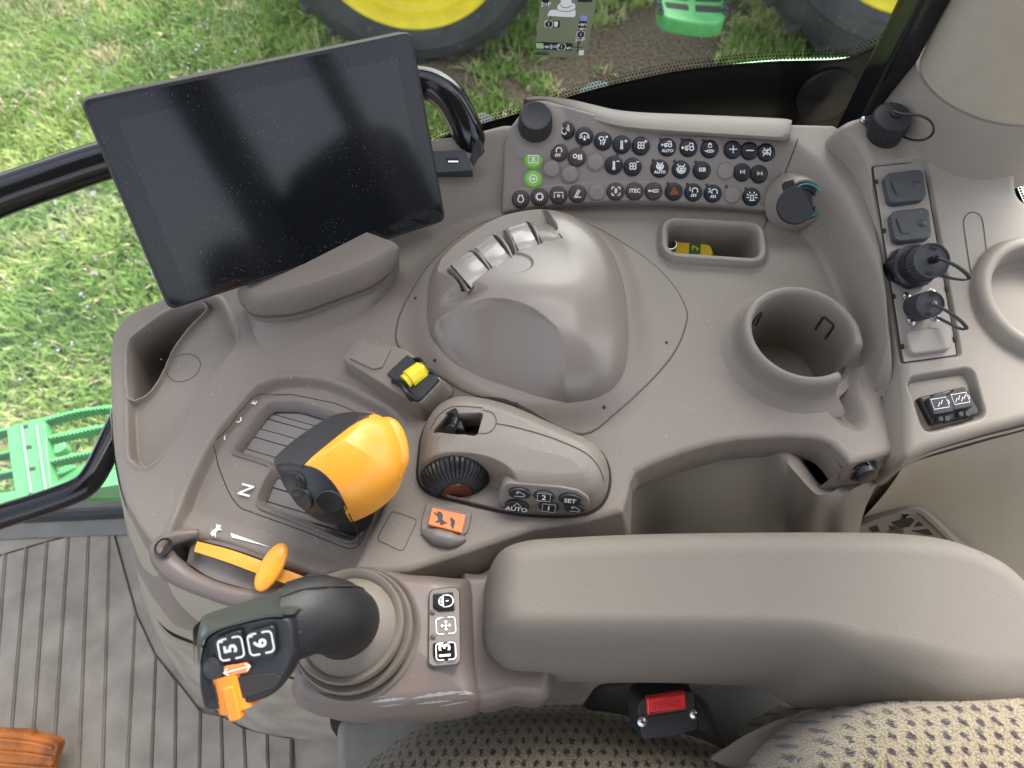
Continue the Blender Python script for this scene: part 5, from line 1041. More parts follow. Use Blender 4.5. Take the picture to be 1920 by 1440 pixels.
p3 = plug('small_plug', 'smaller grey round plug with pale centre pin and four screws, above the blank cover', (1722,577,.044), (1745,570,.068), .0135, .0128, 0, [(1750,571,.076),(1770,580,.073),(1792,594,.068),(1810,611,.062),(1810,618,.058),(1795,614,.054),(1775,604,.050),(1758,595,.046)], False)
for u, v in ((1702,553),(1750,547),(1711,600),(1757,593)): screw(frp, *frp.px(u, v, 0), .0036, p3, -.003)
# charging socket pair
us = thing('charging_sockets', 'pair of black flip covers with white battery symbols in a recess of the side trim', 'socket', frp.w(*frp.px(1775, 755), -.01))
obj('base_plate', prism(frp, off2(skr, .0), -.014, -.0085, .0008), M['side'], us)
obj('housing', prism(frp, rpoly(frp.pl([(1722,745),(1808,724),(1836,770),(1834,778),(1748,795)], -.002), .002), -.012, -.001, .002), M['black'], us)
for (pl, u, v, n2) in (([(1739,747),(1747,745),(1750,738),(1768,735),(1773,741),(1782,742),(1788,772),(1750,779)], 1763, 756, 1), ([(1776,738),(1784,736),(1788,729),(1804,726),(1810,732),(1816,733),(1824,763),(1787,770)], 1801, 747, 2)):
    o = obj('flip_cover', prism(frp, rpoly(frp.pl(pl, .004), .0012), -.002, .0052, .0012), M['grey' if 0 else 'blackm'], us)
    a, b = frp.px(u, v, .0052); f2 = frp.at(a, b, .0055, rad(10)); g = [rect_(-.0075,-.0048,.0070,.0048), [(.0070,-.0015),(.0083,-.0015),(.0083,.0015),(.0070,.0015)]]
    for kx in ((0,) if n2 == 1 else (-.0028, .0028)): g.append([(kx-.003,-.0028),(kx-.0003,.001),(kx+.0003,-.001),(kx+.003,.0028)])
    obj('battery_symbol', strokes(f2, g, .0006), M['white'], o, flat=True)
    for dx in (-4, 8):
        a, b = frp.px(u+dx+4, v+30, .002); obj('hinge', lathe(frp, [(.0030,-.003),(.0030,.0022),(.0022,.0034),(.0002,.0036)], 16, cx=a, cy=b), M['blackm'], us)
# stadium seam and other marks on trim
def stp(l, h=.0004): q = frp.pl(l, 0); return frp.w(q[:, 0], q[:, 1], h)
stad = frp.pl([(1807,425),(1808,410),(1816,400),(1826,398),(1836,403),(1842,415),(1848,460),(1853,505),(1851,519),(1843,527),(1832,527),(1823,518),(1818,500),(1812,460)])
q = cr(stad, 60); obj('seam', ribbon(frp.w(q[:, 0], q[:, 1], .0005), .0008, frp.n, True), M['gap'], st, flat=True)
# cream lower wall
obj('lower_wall', loft([[(1700,866,.002),(1750,846,.008),(1850,817,.012),(1960,788,.014),(2400,660,.014)], [(1690,880,-.012),(1745,858,-.008),(1850,830,-.004),(1965,800,-.002),(2420,680,0)], [(1655,930,-.07),(1720,900,-.05),(1850,880,-.045),(1975,860,-.04),(2450,770,-.04)], [(1560,1040,-.22),(1680,1030,-.20),(1830,1030,-.20),(1980,1010,-.20),(2500,900,-.2)], [(1450,1200,-.48),(1640,1200,-.48),(1800,1200,-.48),(1960,1180,-.48),(2600,1080,-.48)]], 50, 30), M['cream'], st, sharp=70)
obj('trim_gap', tube(P3([(1690,872,-.010),(1720,858,-.004),(1790,838,.001),(1860,818,.004),(1960,792,.006)]), .0030, 8, 30), M['gap'], st)
# speaker grille
spk = thing('speaker_grille', 'taupe oval speaker grille with dark triangular openings low on the cream wall', 'speaker', P(1720, 990, -.20))
fsp = fr3((1590,1000,-.150), (1800,1010,-.165), (1690,940,-.105))
so_ = cr(fsp.pl([(1540,1010),(1600,975),(1660,952),(1700,940),(1725,944),(1750,965),(1790,1005),(1830,1050),(1800,1120),(1650,1140),(1540,1080)]), 80)
A = .5*np.sum(so_[:, 0]*np.roll(so_[:, 1], -1)-np.roll(so_[:, 0], -1)*so_[:, 1]); so_ = so_ if A > 0 else so_[::-1]
obj('rim', rings([fsp.w(*off2(so_, d).T, h) for d, h in ((.001,-.01),(0,.006),(-.002,.009),(-.006,.009),(-.009,.005),(-.010,.003),(-.05,.003))], cap1=True), M['side'], spk)
for tri in ([(1670,980),(1694,972),(1710,971),(1715,975),(1705,987),(1690,989)], [(1722,977),(1732,985),(1713,988)], [(1708,995),(1740,992),(1750,1003),(1735,1003)], [(1628,990),(1645,984),(1650,996),(1636,998)], [(1666,984),(1683,992),(1672,994)], [(1650,1000),(1700,1002),(1720,1020),(1660,1030)]):
    obj('opening', prism(fsp, rpoly(fsp.pl(tri, .003), .001), .001, .0036, .0002), M['gap'], spk)
# pillar
pl_ = thing('cab_pillar', 'thick cream cloth-covered cab pillar rising from the side trim at upper right', 'pillar', P(1835, 160, .09))
pbc = P(1842, 178, .105); r0 = .074
fpi = Fr(pbc, nrm((.02, .03, 1)), (1, 0, 0))
obj('collar', lathe(fpi, [(r0+.018,-.05),(r0+.012,-.012),(r0+.009,.002),(r0+.007,.012),(r0+.004,.021),(r0-.004,.022),(.0002,.022)], 80), M['side'], pl_)
obj('column', lathe(fpi, [(r0-.006,.015),(r0,.02),(r0+.003,.06),(r0+.006,.25),(r0+.01,.9)], 80), M['cloth'], pl_)
# ================================================================ windows
fgl = Fr((0, .80, .05), (0, -1, .09), (1, 0, 0))
wd = thing('side_window', 'large clear side window with black dotted border band behind the console', 'window', (0, .6, -.5))
gl_pts = lambda x: [(x,.425,-.495),(x,.60,-.33),(x,.72,-.22),(x,.782,-.15),(x,.80,.05),(x,.85,.6),(x,.885,1.0)]
obj('pane', rings([np.array(gl_pts(x)) for x in (-1.7, -1.0, -.4, .2, .58)], closed=False), M['glass'], wd, sharp=None)
fe = [(700,330),(760,300),(830,262),(900,237),(985,212),(1060,187),(1130,167),(1200,151),(1270,137),(1350,127),(1450,119),(1560,116),(1600,108),(1650,86),(1700,62)]
edge = cr(fgl.pl(fe), 170, False)
band = np.concatenate([edge, fgl.pl([(1760,40),(1760,420),(700,420)])])
obj('border_band', prism(fgl, band[::-1] if 1 else band, .0006, .0016), M['frit'], wd)
T = np.gradient(edge, axis=0); T /= np.linalg.norm(T, axis=1)[:, None]; Nn = np.stack([-T[:, 1], T[:, 0]], 1)
V = []; Fc = []
for row, (d, s) in enumerate(((.0012,.0050),(.0058,.0028),(.0105,.0024),(.0150,.0018))):
    for i in range(len(edge)-1):
        c = edge[i]+(edge[i+1]-edge[i])*(.5 if row % 2 else 0)+Nn[i]*d; sq = np.array([(-s/2,-s/2),(s/2,-s/2),(s/2,s/2),(-s/2,s/2)]) if row == 0 else circ(0, 0, s/2, 6)
        k = len(V); V += list(fgl.w(c[0]+sq[:, 0], c[1]+sq[:, 1], .0008)); Fc.append(tuple(range(k, k+len(sq))))
obj('border_dots', (np.array(V), Fc), M['frit'], wd, flat=True, kind='stuff')
gm_ = fgl.px(1548, 178, .002)
obj('fixing_disc', lathe(fgl, [(.0365,.0015),(.0365,.005),(.034,.0065),(.012,.0068),(.0085,.009),(.0002,.0095)], 48, cx=gm_[0], cy=gm_[1]), M['blackm' if 0 else 'black'], wd)
pb = fgl.px(1628, 204, .02)
obj('window_post', prism(Fr(P(1626, 206, .05), (0,0,1)), rrect(0, .0, .030, .045, .006), -.3, .95, .001), M['blackg'], wd)
obj('sill_strip', tube([(-1.3,.375,-.488), (-.6,.405,-.488), (-.3,.43,-.488)], .010, 8, 10), M['black'], wd)
obj('sill', prism(W0, np.array([(-1.6,.33),(-.2,.385),(-.2,.435),(-1.6,.40)]), -.515, -.490, .002), mat('sill_grey', (.20,.19,.165), .6, .3, 200, var=.2, vscale=30), wd)
rw = thing('rear_window', 'rear corner window with dotted black border at the right edge behind the pillar', 'window', (.72, .55, 0))
frw = Fr(P(1908, 300, -.02), nrm((-.75, -.55, .25)), (.6,-.8,0))
obj('pane', prism(frw, rrect(.1, 0, .5, .9, .02), -.002, .0, .0), M['glass'], rw)
ed = cr(frw.pl([(1880,240),(1899,300),(1908,350),(1940,420),(1990,520)]), 60, False)
obj('border_band', prism(frw, np.concatenate([ed, frw.pl([(1900,520),(1840,420),(1840,240)])])[::-1], .0004, .0012), M['frit'], rw)
V = []; Fc = []
T = np.gradient(ed, axis=0); T /= np.linalg.norm(T, axis=1)[:, None]; Nn = np.stack([-T[:, 1], T[:, 0]], 1)
sgn = 1 if Nn[10]@(frw.px(1940,300)-frw.px(1900,300)) > 0 else -1
for row, (d, s) in enumerate(((.002,.0034),(.006,.0028),(.0105,.0022),(.015,.0016))):
    for i in range(59):
        c = ed[i]*(.5 if row % 2 else 1)+ed[i+1]*(.5 if row % 2 else 0)+sgn*Nn[i]*d; sq = circ(0, 0, s/2, 6); k = len(V); V += list(frw.w(c[0]+sq[:, 0], c[1]+sq[:, 1], .0006)); Fc.append(tuple(range(k, k+6)))
obj('border_dots', (np.array(V), Fc), M['frit'], rw, flat=True, kind='stuff')
gls = thing('glare_sheet', 'pale sheet painted as overexposed glare outside the rear corner window at right edge', 'fender', (1.3, .9, -.9))  # added sheet; its pale colour stands for overexposed brightness behind the pane
obj('panel', loft([[(1880,180,-.5),(1960,180,-.5),(2100,180,-.5)], [(1880,420,-.5),(1960,430,-.5),(2100,450,-.5)]], 10, 6), M['pale'], gls)
# decal on the glass
dcl = thing('instruction_decal', 'olive green instruction sticker with white joystick drawing and black symbol bars on the window', 'sticker', fgl.w(*fgl.px(1055, 100), 0))
fdc = fgl.at(0, 0, .0008)
obj('sheet', prism(fdc, rpoly(fdc.pl([(1002,105),(1024,-90),(1136,-90),(1098,109)]), .001), 0, .0006), M['decal'], dcl)
def dpx(l, h=.0010): return fdc.pl([(980+x/12, y/12) for x, y in l])
def df(l, mt, nm, h=.0009, r=.0008): obj(nm, prism(fdc, rpoly(dpx(l), r), 0, h), M[mt], dcl)
df([(285,960),(320,935),(1110,965),(1130,1000),(1110,1120),(1070,1130),(310,1100),(285,1080)], 'black', 'symbol_bar'); df([(1295,350),(1460,340),(1360,930),(1330,940),(1210,935),(1195,900)], 'black', 'symbol_bar')
df([(510,460),(820,455),(840,480),(830,600),(800,615),(530,605),(505,580)], 'black', 'symbol_bar'); df([(435,-200),(600,-200),(590,110),(570,130),(450,125),(432,100)], 'black', 'symbol_bar'); df([(1240,-60),(1560,-50),(1560,40),(1240,35)], 'black', 'symbol_bar')
df([(300,970),(320,955),(465,965),(470,1070),(450,1085),(305,1075)], 'paleg', 'symbol_panel', .0013); df([(1290,360),(1310,335),(1460,340),(1450,450),(1430,465),(1285,455)], 'paleb', 'symbol_panel', .0013)
for l in ([(560,370),(580,270),(620,220),(740,210),(770,230),(780,120),(860,60),(860,-300),(1080,-300),(1100,60),(1180,80),(1190,330),(1160,375),(800,360),(740,350),(600,345)],): df(l, 'white', 'joystick_drawing', .0013, .0015)
obj('drawing_line', strokes(fdc, [[tuple(p) for p in dpx(l)] for l in ([(760,160),(800,220),(960,245),(1120,225),(1190,170)], [(850,90),(900,150),(1000,160),(1100,110)], [(625,350),(615,440)])], .0006, .0016), M['frit'], dcl, flat=True)
def dtext(tx, x, y, s, mt, rot=0): a, b = dpx([(x, y)])[0]; obj('lettering', text_geo(fdc, tx, s, a, b, .0015, rot, 1, .0001), M[mt], dcl, flat=True)
for x, y in ((550,1030),(720,1040),(1030,1060),(1345,530),(1330,630),(1280,890),(520,90)): dtext('-w-' if x % 20 else '3=P', x, y, .0075, 'white')
for x, y in ((585,525),(875,1040),(1305,760)):
    a, b = dpx([(x, y)])[0]; obj('symbol', strokes(fdc.at(a, b, .0015), bracket()+[[(0,-.4),(0,.4)]], .0007, 0, .005), M['white'], dcl, flat=True)
df([(700,470),(800,480),(780,590),(710,590)], 'white', 'symbol_panel', .0013, .001); df([(1260,1130),(1380,1120),(1370,1230),(1260,1240)], 'white', 'symbol_panel', .0010, .001)
a, b = dpx([(1245, 1050)])[0]; obj('arrow_mark', strokes(fdc.at(a, b, .0010), [[(-.006,0),(.006,0)],[(0,-.006),(0,.006)],[(-.001,.004),(0,.006),(.001,.004)],[(-.001,-.004),(0,-.006),(.001,-.004)]], .0008), M['frit'], dcl, flat=True)
dtext('L209261', 420, 1190, .0055, 'frit')
# ================================================================ rails
gr = thing('upper_grab_rail', 'black tubular grab rail passing behind the touch display', 'rail', P(500, 250, .08))
obj('tube', tube(P3([(-120,420,.085),(0,368,.085),(100,333,.085),(200,300,.085),(400,245,.085),(600,190,.085),(740,160,.085),(800,157,.085),(838,178,.08),(862,215,.065),(880,258,.045),(892,300,.015)]), [.0195,.0195,.0195,.0190,.0185,.018,.018,.018,.018], 24, 90), M['blackg'], gr)
lr = thing('lower_grab_rail', 'black bent tubular rail running low past the green steps to the console', 'rail', P(100, 960, -.35))
obj('tube', tube(P3([(-140,1020,-.30),(0,969,-.30),(60,950,-.30),(120,929,-.30),(155,913,-.30),(175,892,-.30),(195,855,-.30),(215,812,-.30),(250,740,-.30)]), .0165, 20, 60), M['blackg'], lr)
# ================================================================ floor
fz_ = -.5
fb_ = obj('floor', prism(W0, np.array([(-1.7,-1.0),(.55,-1.0),(.55,.36),(-.2,.388),(-1.7,.335)]), fz_-.03, fz_), M['matb'], None); fb_['kind'] = 'structure'; fb_['label'] = 'dark base of the cab floor'
fm = thing('floor_mat', 'worn ribbed grey rubber floor mat in long strips at lower left', 'floor mat', P(250, 1250, fz_))
bot = [-58,-18,18,60,101,150,195,240,285,330,375,420,465,506,548]
topp = [(-75,1075),(-30,1055),(12,1038),(52,1027),(90,1016),(130,1005),(168,995),(208,985),(256,1155),(294,1232),(332,1278),(378,1335),(417,1343),(459,1365),(503,1376),(548,1384)]
topp = topp[1:]
for i in range(len(bot)-1):
    a0, a1 = topp[i], topp[i+1]; b0, b1 = bot[i], bot[i+1]
    ta, tb_ = a0, a1
    y0 = max(a0[1], a1[1]) if i > 7 else None
    q = PP([a0, a1 if i <= 6 else (a1[0]-1, a1[1]), (b1, 1500) if 0 else (b1-(a1[0]-b1)*.15*(1 if i < 8 else 1), 1500), (b0-(a0[0]-b0)*.15, 1500)], fz_+.006)
    A = .5*np.sum(q[:, 0]*np.roll(q[:, 1], -1)-np.roll(q[:, 0], -1)*q[:, 1]); q = q if A > 0 else q[::-1]
    obj('mat_strip', prism(W0, off2(q, -.0004), fz_, fz_+.006, .0016, 1), M['mat_'], fm, flat=True)
    r_ = ribbon if 0 else None
    pa, pb_ = P(a1[0], a1[1], fz_+.006), P(b1-(a1[0]-b1)*.15, 1500, fz_+.006)
    obj('rib', tube([pa+np.array([-.0042,0,.0002]), pb_+np.array([-.0042,0,.0002])], .0016, 6, 2, False), M['side' if 0 else 'mat_'], fm)
obj('mat_border', prism(W0, PP([(-90,1060),(-90,1030),(0,1008),(100,985),(232,950),(240,972),(208,981),(100,1010),(0,1040)][::-1], fz_+.004), fz_, fz_+.004, .001), M['mat_'], fm)
obj('mat_side', prism(W0, PP([(212,985),(242,975),(262,1085),(300,1190),(345,1270),(405,1335),(490,1378),(650,1392),(660,1345),(640,1500),(560,1500),(552,1388),(500,1372),(458,1360),(415,1338),(372,1325),(330,1270),(292,1225),(258,1150)], fz_+.003), fz_, fz_+.003), M['mat_'], fm, flat=True)
pdl = thing('pedal', 'dirty orange ribbed foot pedal pad at the bottom left corner', 'pedal', P(30, 1420, -.46))
fpd = fr3((0,1400,-.44), (90,1405,-.44), (0,1460,-.46))
q = rpoly(fpd.pl([(-90,1366),(18,1374),(56,1376),(60,1382),(92,1387),(108,1394),(110,1402),(96,1440),(80,1500),(-90,1500)]), .002)
obj('pad', prism(fpd, q, -.014, 0, .002), M['pedal'], pdl)
for dy in (14, 36, 60, 84): obj('rib', tube([fpd.w(*fpd.px(-90, 1366+dy), .001), fpd.w(*fpd.px(40, 1376+dy), .001), fpd.w(*fpd.px(100, 1390+dy*.85), .001)], .0022, 6, 12), M['pedal'], pdl)
V = []; Fc = []
for _ in range(170):
    u, v = rng.uniform(250, 1500), rng.uniform(420, 1040); c = P(u, v)[:2]
    if sdp(np.array([c[0]]), np.array([c[1]]), outline)[0] < .01 or sdp(np.array([c[0]]), np.array([c[1]]), gate)[0] > -.004 or sdp(np.array([c[0]]), np.array([c[1]]), _db)[0] > -.002: continue
    a = rng.uniform(0, 6.28); l = rng.uniform(.0006, .0022); d_ = np.array([math.cos(a), math.sin(a)]); e_ = np.array([-d_[1], d_[0]])*rng.uniform(.0002, .0005)
    q = np.array([c-d_*l/2-e_, c+d_*l/2-e_, c+d_*l/2+e_*.3, c-d_*l/2+e_]); k = len(V); V += list(np.column_stack([q, HZ(q[:, 0], q[:, 1])+.0007])); Fc.append((k, k+1, k+2, k+3))
cb = obj('crumbs', (np.array(V), Fc), mat('dry_lint', (.42,.37,.28), .8), None, flat=True); cb['kind'] = 'stuff'; cb['label'] = 'pale dry lint and grass crumbs scattered on the console'
# seat riser / dark understructure
se = thing('seat', 'seat with beige knitted cushion and backrest dotted with dark purple flecks', 'seat', P(1300, 1600, -.5)); sb = se
obj('suspension_housing', prism(W0, rpoly(PP([(640,1352),(1320,1292),(1700,1250),(1800,1700),(660,1700)], -.40), .02), -.499, -.36, .01), M['dark' if 0 else 'matb'], sb)
obj('side_plate', prism(W0, rpoly(PP([(1100,1290),(1560,1270),(1560,1420),(1100,1420)], -.28), .02), -.36, -.24, .008), mat('seat_base_dark', (.03, .029, .027), .6, .2, 300), sb)
# ================================================================ seat
sc_ = PP([(640,1490),(690,1424),(740,1386),(800,1358),(890,1336),(1000,1326),(1100,1325),(1180,1333),(1250,1352),(1320,1374),(1390,1398),(1440,1430),(1480,1490),(1480,1900),(640,1900)], -.12, 150)
obj('seat_cushion', patch(W0, sc_, lambda A, B, S: -.20+.09*rnd(S, .055)+.012*ss(S, .02, .12)-.08*ss(-S, 0, .02), .002, .02), M['fabric'], se, sharp=None)
sb_ = PP([(1520,1520),(1540,1440),(1560,1398),(1602,1348),(1660,1308),(1740,1284),(1830,1268),(1920,1258),(2000,1256),(2200,1300),(2200,1800),(1560,1800)], .045, 150)
obj('backrest_bolster', patch(W0, sb_, lambda A, B, S: -.02+.095*rnd(S, .075)+.03*ss(S, .03, .2)-.18*ss(-S, 0, .02), .002, .02), M['fabric'], se, sharp=None)
# unseen black backrest added to reflect as a person's dark silhouette in the display
obj('backrest', prism(Fr((1.0,-.60,.0), nrm((-1,0,.12)), (0,-1,0)), rrect(0, .12, .52, .72, .17, 0, 10), -.12, .02, .05), M['blackm'], se)
fs = thing('reflection_slab', 'dark upright slab added behind the operator seat for the display reflection', 'seat', (1.0, -1.28, -.5))  # unseen slab, added to show as a dark blob in the display
obj('dark_slab', prism(Fr((1.0,-1.27,.0), nrm((-1,0,.12)), (0,-1,0)), rrect(0, .08, .26, .72, .11, 0, 10), -.10, .02, .04), M['blackm'], fs)
bk = thing('belt_buckle', 'black seat belt buckle with raised red PRESS button between cushion and armrest', 'buckle', P(1260, 1340, -.14))
fbk = fr3((1214,1330,-.080), (1286,1318,-.080), (1213,1300,-.074))
obj('body', frust(fbk, fbk.pl([(1197,1325),(1204,1312),(1292,1297),(1300,1299),(1309,1345),(1310,1366),(1262,1380),(1205,1385)]), .003, .004, .03, .0012), M['blackm'], bk)
obj('side_shell', loft([[(1299,1298,-.080),(1308,1335,-.080),(1311,1366,-.080)], [(1322,1312,-.088),(1334,1336,-.088),(1342,1365,-.088),(1345,1384,-.09)], [(1332,1325,-.12),(1342,1350,-.12),(1350,1392,-.12)]], 14, 8), M['blackm'], bk)
rb_ = obj('red_button', prism(fbk, rpoly(fbk.pl([(1213,1309),(1285,1297),(1287,1329),(1214,1340)], .004), .001), -.002, .0050, .0016), M['red'], bk)
a, b = fbk.px(1250, 1319, .005); obj('lettering', text_geo(fbk.at(a, b, .0052, rad(8)), 'PRESS', .0095, 0, 0, 0, 0, 1.05, .0001), mat('red_relief', (.48, .012, .012), .3), rb_, flat=True)
obj('slot', prism(fbk, rpoly(fbk.pl([(1216,1345),(1289,1334),(1290,1352),(1218,1364)], .001), .001), -.001, .0006), M['gap'], bk)
for u, v in ((1302,1339),(1204,1353)): screw(fbk, *fbk.px(u, v, .001), .0034, bk, .0005)
# ================================================================ cab shell (rest of the room around)
rf = thing('cab_roof', 'pale headliner of the cab roof above the console', 'roof', (0, 0, 1.15))
obj('headliner', prism(W0, rrect(.25, -.40, 1.6, 1.75, .15), 1.12, 1.22, .01), M['cream'], rf)
for i, (x, y) in enumerate(((-1.15,.72),(-1.15,-1.0),(1.0,-.88),(1.0,-.36))):
    p = obj('roof_post', prism(W0, rrect(x, y, .07, (.09,.09,.17,.035)[i], .01), -.5, 1.12), M['blackg'], None); tag(p, ('black corner post of the cab at front window side', 'black corner post of the cab at far front side', 'broad black post of the cab behind the seat', 'slim black window post of the cab behind the seat')[i], 'post')
# ================================================================ outside
gz0 = -2.0
stp_ = thing('cab_steps', 'bright green perforated access steps below the cab at lower left', 'steps', P(100, 850, -1.1))
sz = -1.05
def slat(up, lw, nm='tread_bar', dep=.035, tooth=True):
    a = cr(PP(up, sz), 60, False); b = cr(PP(lw, sz), 60, False)
    if tooth: b = b+np.where(np.arange(60)%2 == 0, 0, 1)[:, None]*(a-b)/np.linalg.norm(a-b, axis=1)[:, None]*.006
    q = np.concatenate([a, b[::-1]]); A = .5*np.sum(q[:, 0]*np.roll(q[:, 1], -1)-np.roll(q[:, 0], -1)*q[:, 1]); q = q if A > 0 else q[::-1]
    obj(nm, prism(W0, q, sz-dep, sz), M['stepgreen'], stp_, flat=True)
slat([(70,786),(120,773),(160,765),(230,757),(300,752)], [(80,791),(125,778),(165,770),(230,764),(300,760)])
slat([(86,818),(130,808),(180,798),(230,790),(300,784)], [(88,824),(135,815),(185,804),(230,796),(300,790)])
slat([(90,862),(140,850),(185,842),(230,836),(300,830)], [(92,868),(140,857),(185,848),(230,842),(300,836)])
slat([(-100,822),(-40,812),(0,804),(30,797)], [(-100,830),(-40,820),(0,810),(20,805)])
slat([(-100,858),(-40,852),(0,848),(22,842)], [(-100,866),(-40,858),(0,853),(22,848)])
slat([(-100,900),(-40,890),(0,884),(28,878)], [(-100,908),(-40,898),(0,890),(28,884)])
pll = PP([(14,806),(30,797),(70,786),(86,792),(92,860),(100,925),(104,960),(40,985),(30,925),(20,860)], sz)
holes = [PP(h, sz) for h in ([(37,801),(54,797),(55,804),(39,807)], [(44,838),(61,836),(62,842),(46,845)], [(51,878),(68,876),(69,882),(53,886)])]
V_, F_ = prism(W0, pll[::-1] if .5*np.sum(pll[:, 0]*np.roll(pll[:, 1], -1)-np.roll(pll[:, 0], -1)*pll[:, 1]) < 0 else pll, sz-.03, sz+.004, .003)
obj('centre_plate', (V_, F_), M['stepgreen'], stp_)
for h in holes:
    A = .5*np.sum(h[:, 0]*np.roll(h[:, 1], -1)-np.roll(h[:, 0], -1)*h[:, 1]); obj('hole', prism(W0, h if A > 0 else h[::-1], sz, sz+.0055), M['dark'], stp_)
for l in ([(40,800),(47,850),(58,925)], [(68,797),(75,850),(86,925)]): obj('ridge', tube(P3([(u, v, sz+.004) for u, v in l]), .005, 8, 10), M['stepgreen'], stp_)
for pl in ([(100,905),(140,880),(160,866),(230,852),(300,845),(300,960),(110,960)], [(92,850),(105,832),(122,827),(124,838),(110,850)], [(100,893),(115,872),(140,870),(140,878),(120,888)]):
    q = rpoly(PP(pl, sz-.16), .02); A = .5*np.sum(q[:, 0]*np.roll(q[:, 1], -1)-np.roll(q[:, 0], -1)*q[:, 1]); obj('lower_tread', prism(W0, q if A > 0 else q[::-1], sz-.19, sz-.16, .004), M['stepgreen'], stp_)
slat([(-100,940),(0,925),(104,905),(200,885),(300,870)], [(-100,980),(0,960),(104,935),(200,912),(300,900)], 'rear_bar', .1, False)
of = thing('green_fender', 'bright green fender edge just outside the dotted window border', 'fender', P(1400, 140, -.25))
obj('fender', loft([[(1180,168,-.25),(1270,140,-.25),(1350,124,-.25),(1450,112,-.25),(1560,108,-.25),(1640,106,-.25)], [(1180,240,-.25),(1270,230,-.25),(1350,220,-.25),(1450,215,-.25),(1560,210,-.25),(1640,210,-.25)]], 40, 6), M['stepgreen'], of)
for i, pl in enumerate(([(1078,178),(1092,158),(1120,148),(1142,150),(1144,166),(1120,210),(1080,210)], [(872,238),(884,214),(905,206),(924,214),(930,236),(920,270),(872,270)])):
    q = rpoly(PP(pl, -.35), .01); A = .5*np.sum(q[:, 0]*np.roll(q[:, 1], -1)-np.roll(q[:, 0], -1)*q[:, 1]); o = obj('mount_block', prism(W0, q if A > 0 else q[::-1], -.45, -.35, .008), mat('cast_grey', (.05, .06, .06), .9, spec=.1) if i == 0 else bpy.data.materials['cast_grey'], None)
    tag(o, ('pale grey rounded block outside the window above the right end of the keypad knob area', 'pale grey rounded block outside the window beside the bend of the grab rail')[i] if i else 'pale grey rounded block outside the window below the instruction sticker', 'block', 'grey blocks outside the window')
# neighbour tractor
nb = thing('neighbour_tractor', 'parked green tractor with yellow wheel rims standing on the grass beyond the window', 'tractor', (1.0, 4.2, gz0))
def wheel_(cx, cy, R, rr, wdt, nlug):
    fr = Fr((cx, cy, gz0+R), (0, -1, 0), (1, 0, 0)); e = bpy.data.objects.new('wheel', None); COL.objects.link(e); e.parent = nb; e.location = (cx-1.0, cy-4.2, R)
    obj('tyre', lathe(fr, [(R*.9,-wdt),(R*.97,-wdt*.9),(R*.985,-wdt*.5),(R*.97,-.03),(R*.955,-.005),(R*.90,.018),(R*.84,.028),(rr+(R-rr)*.45,.034),(rr+(R-rr)*.2,.026),(rr+.012,.008),(rr-.002,-.004)], 90, cap=False), M['tyre'], e)
    obj('rim', lathe(fr, [(rr+.004,.004),(rr-.006,.006),(rr-.012,-.004),(rr-.022,-.022),(rr-.045,-.028),(rr-.055,-.06),(rr-.10,-.075),(rr-.12,-.14),(rr*.5,-.18),(.12,-.18),(.10,-.10),(.001,-.10)], 90), M['wheelyellow'], e)
    for i in range(nlug):
        a = 2*math.pi*(i+.5)/nlug; c, s = math.cos(a), math.sin(a)
        f2 = Fr(fr.w((R*.955)*c, (R*.955)*s, -.02), fr.w(c, s, 0)-fr.o, fr.n+.5*(fr.w(-s, c, 0)-fr.o))
        obj('tread_lug', prism(f2, rpoly(np.array([(-.20,-.028),(.016,-.022),(.016,.022),(-.20,.028)]), .008, 3), -.03, R*.045, .008, 2), M['tyre'], e)
wheel_(-.50, 3.55, .70, .482, .42, 26); wheel_(2.12, 3.50, 1.12, .80, .6, 30)
obj('chassis', prism(W0, rrect(1.1, 4.9, 4.2, 1.1, .2), -1.35, -.3, .05), M['stepgreen'], nb)
stz = -1.50
q = rpoly(PP([(1236,-30),(1233,8),(1238,24),(1252,33),(1300,42),(1340,44),(1356,38),(1362,25),(1360,-30)], stz), .03, 5); A = .5*np.sum(q[:, 0]*np.roll(q[:, 1], -1)-np.roll(q[:, 0], -1)*q[:, 1]); q = q if A > 0 else q[::-1]
obj('step', prism(W0, q, stz-.07, stz, .012), M['stepgreen'], nb)
for pl in ([(1246,4),(1290,10),(1292,20),(1250,14)], [(1303,10),(1352,13),(1352,24),(1304,22)], [(1244,-18),(1290,-10),(1290,2),(1245,-3)], [(1303,-10),(1352,-8),(1352,4),(1304,3)]):
    h = PP(pl, stz); A = .5*np.sum(h[:, 0]*np.roll(h[:, 1], -1)-np.roll(h[:, 0], -1)*h[:, 1]); obj('step_slot', prism(W0, rpoly(h if A > 0 else h[::-1], .006), stz, stz+.003), M['dark'], nb)
for u0, u1 in ((1226,1240), (1372,1358)):
    a, b = P(u0, -40, stz+.05), P(u1, 26, stz)
    for i in range(7):
        c = a+(b-a)*(i+.5)/7; obj('chain_link', tube([c+.022*np.array([math.cos(t_)*.5, math.sin(t_), 0]) for t_ in np.linspace(0, 2*math.pi, 12)], .006, 6, 14), M['chrome'] if 0 else bpy.data.materials['cast_grey'], nb)
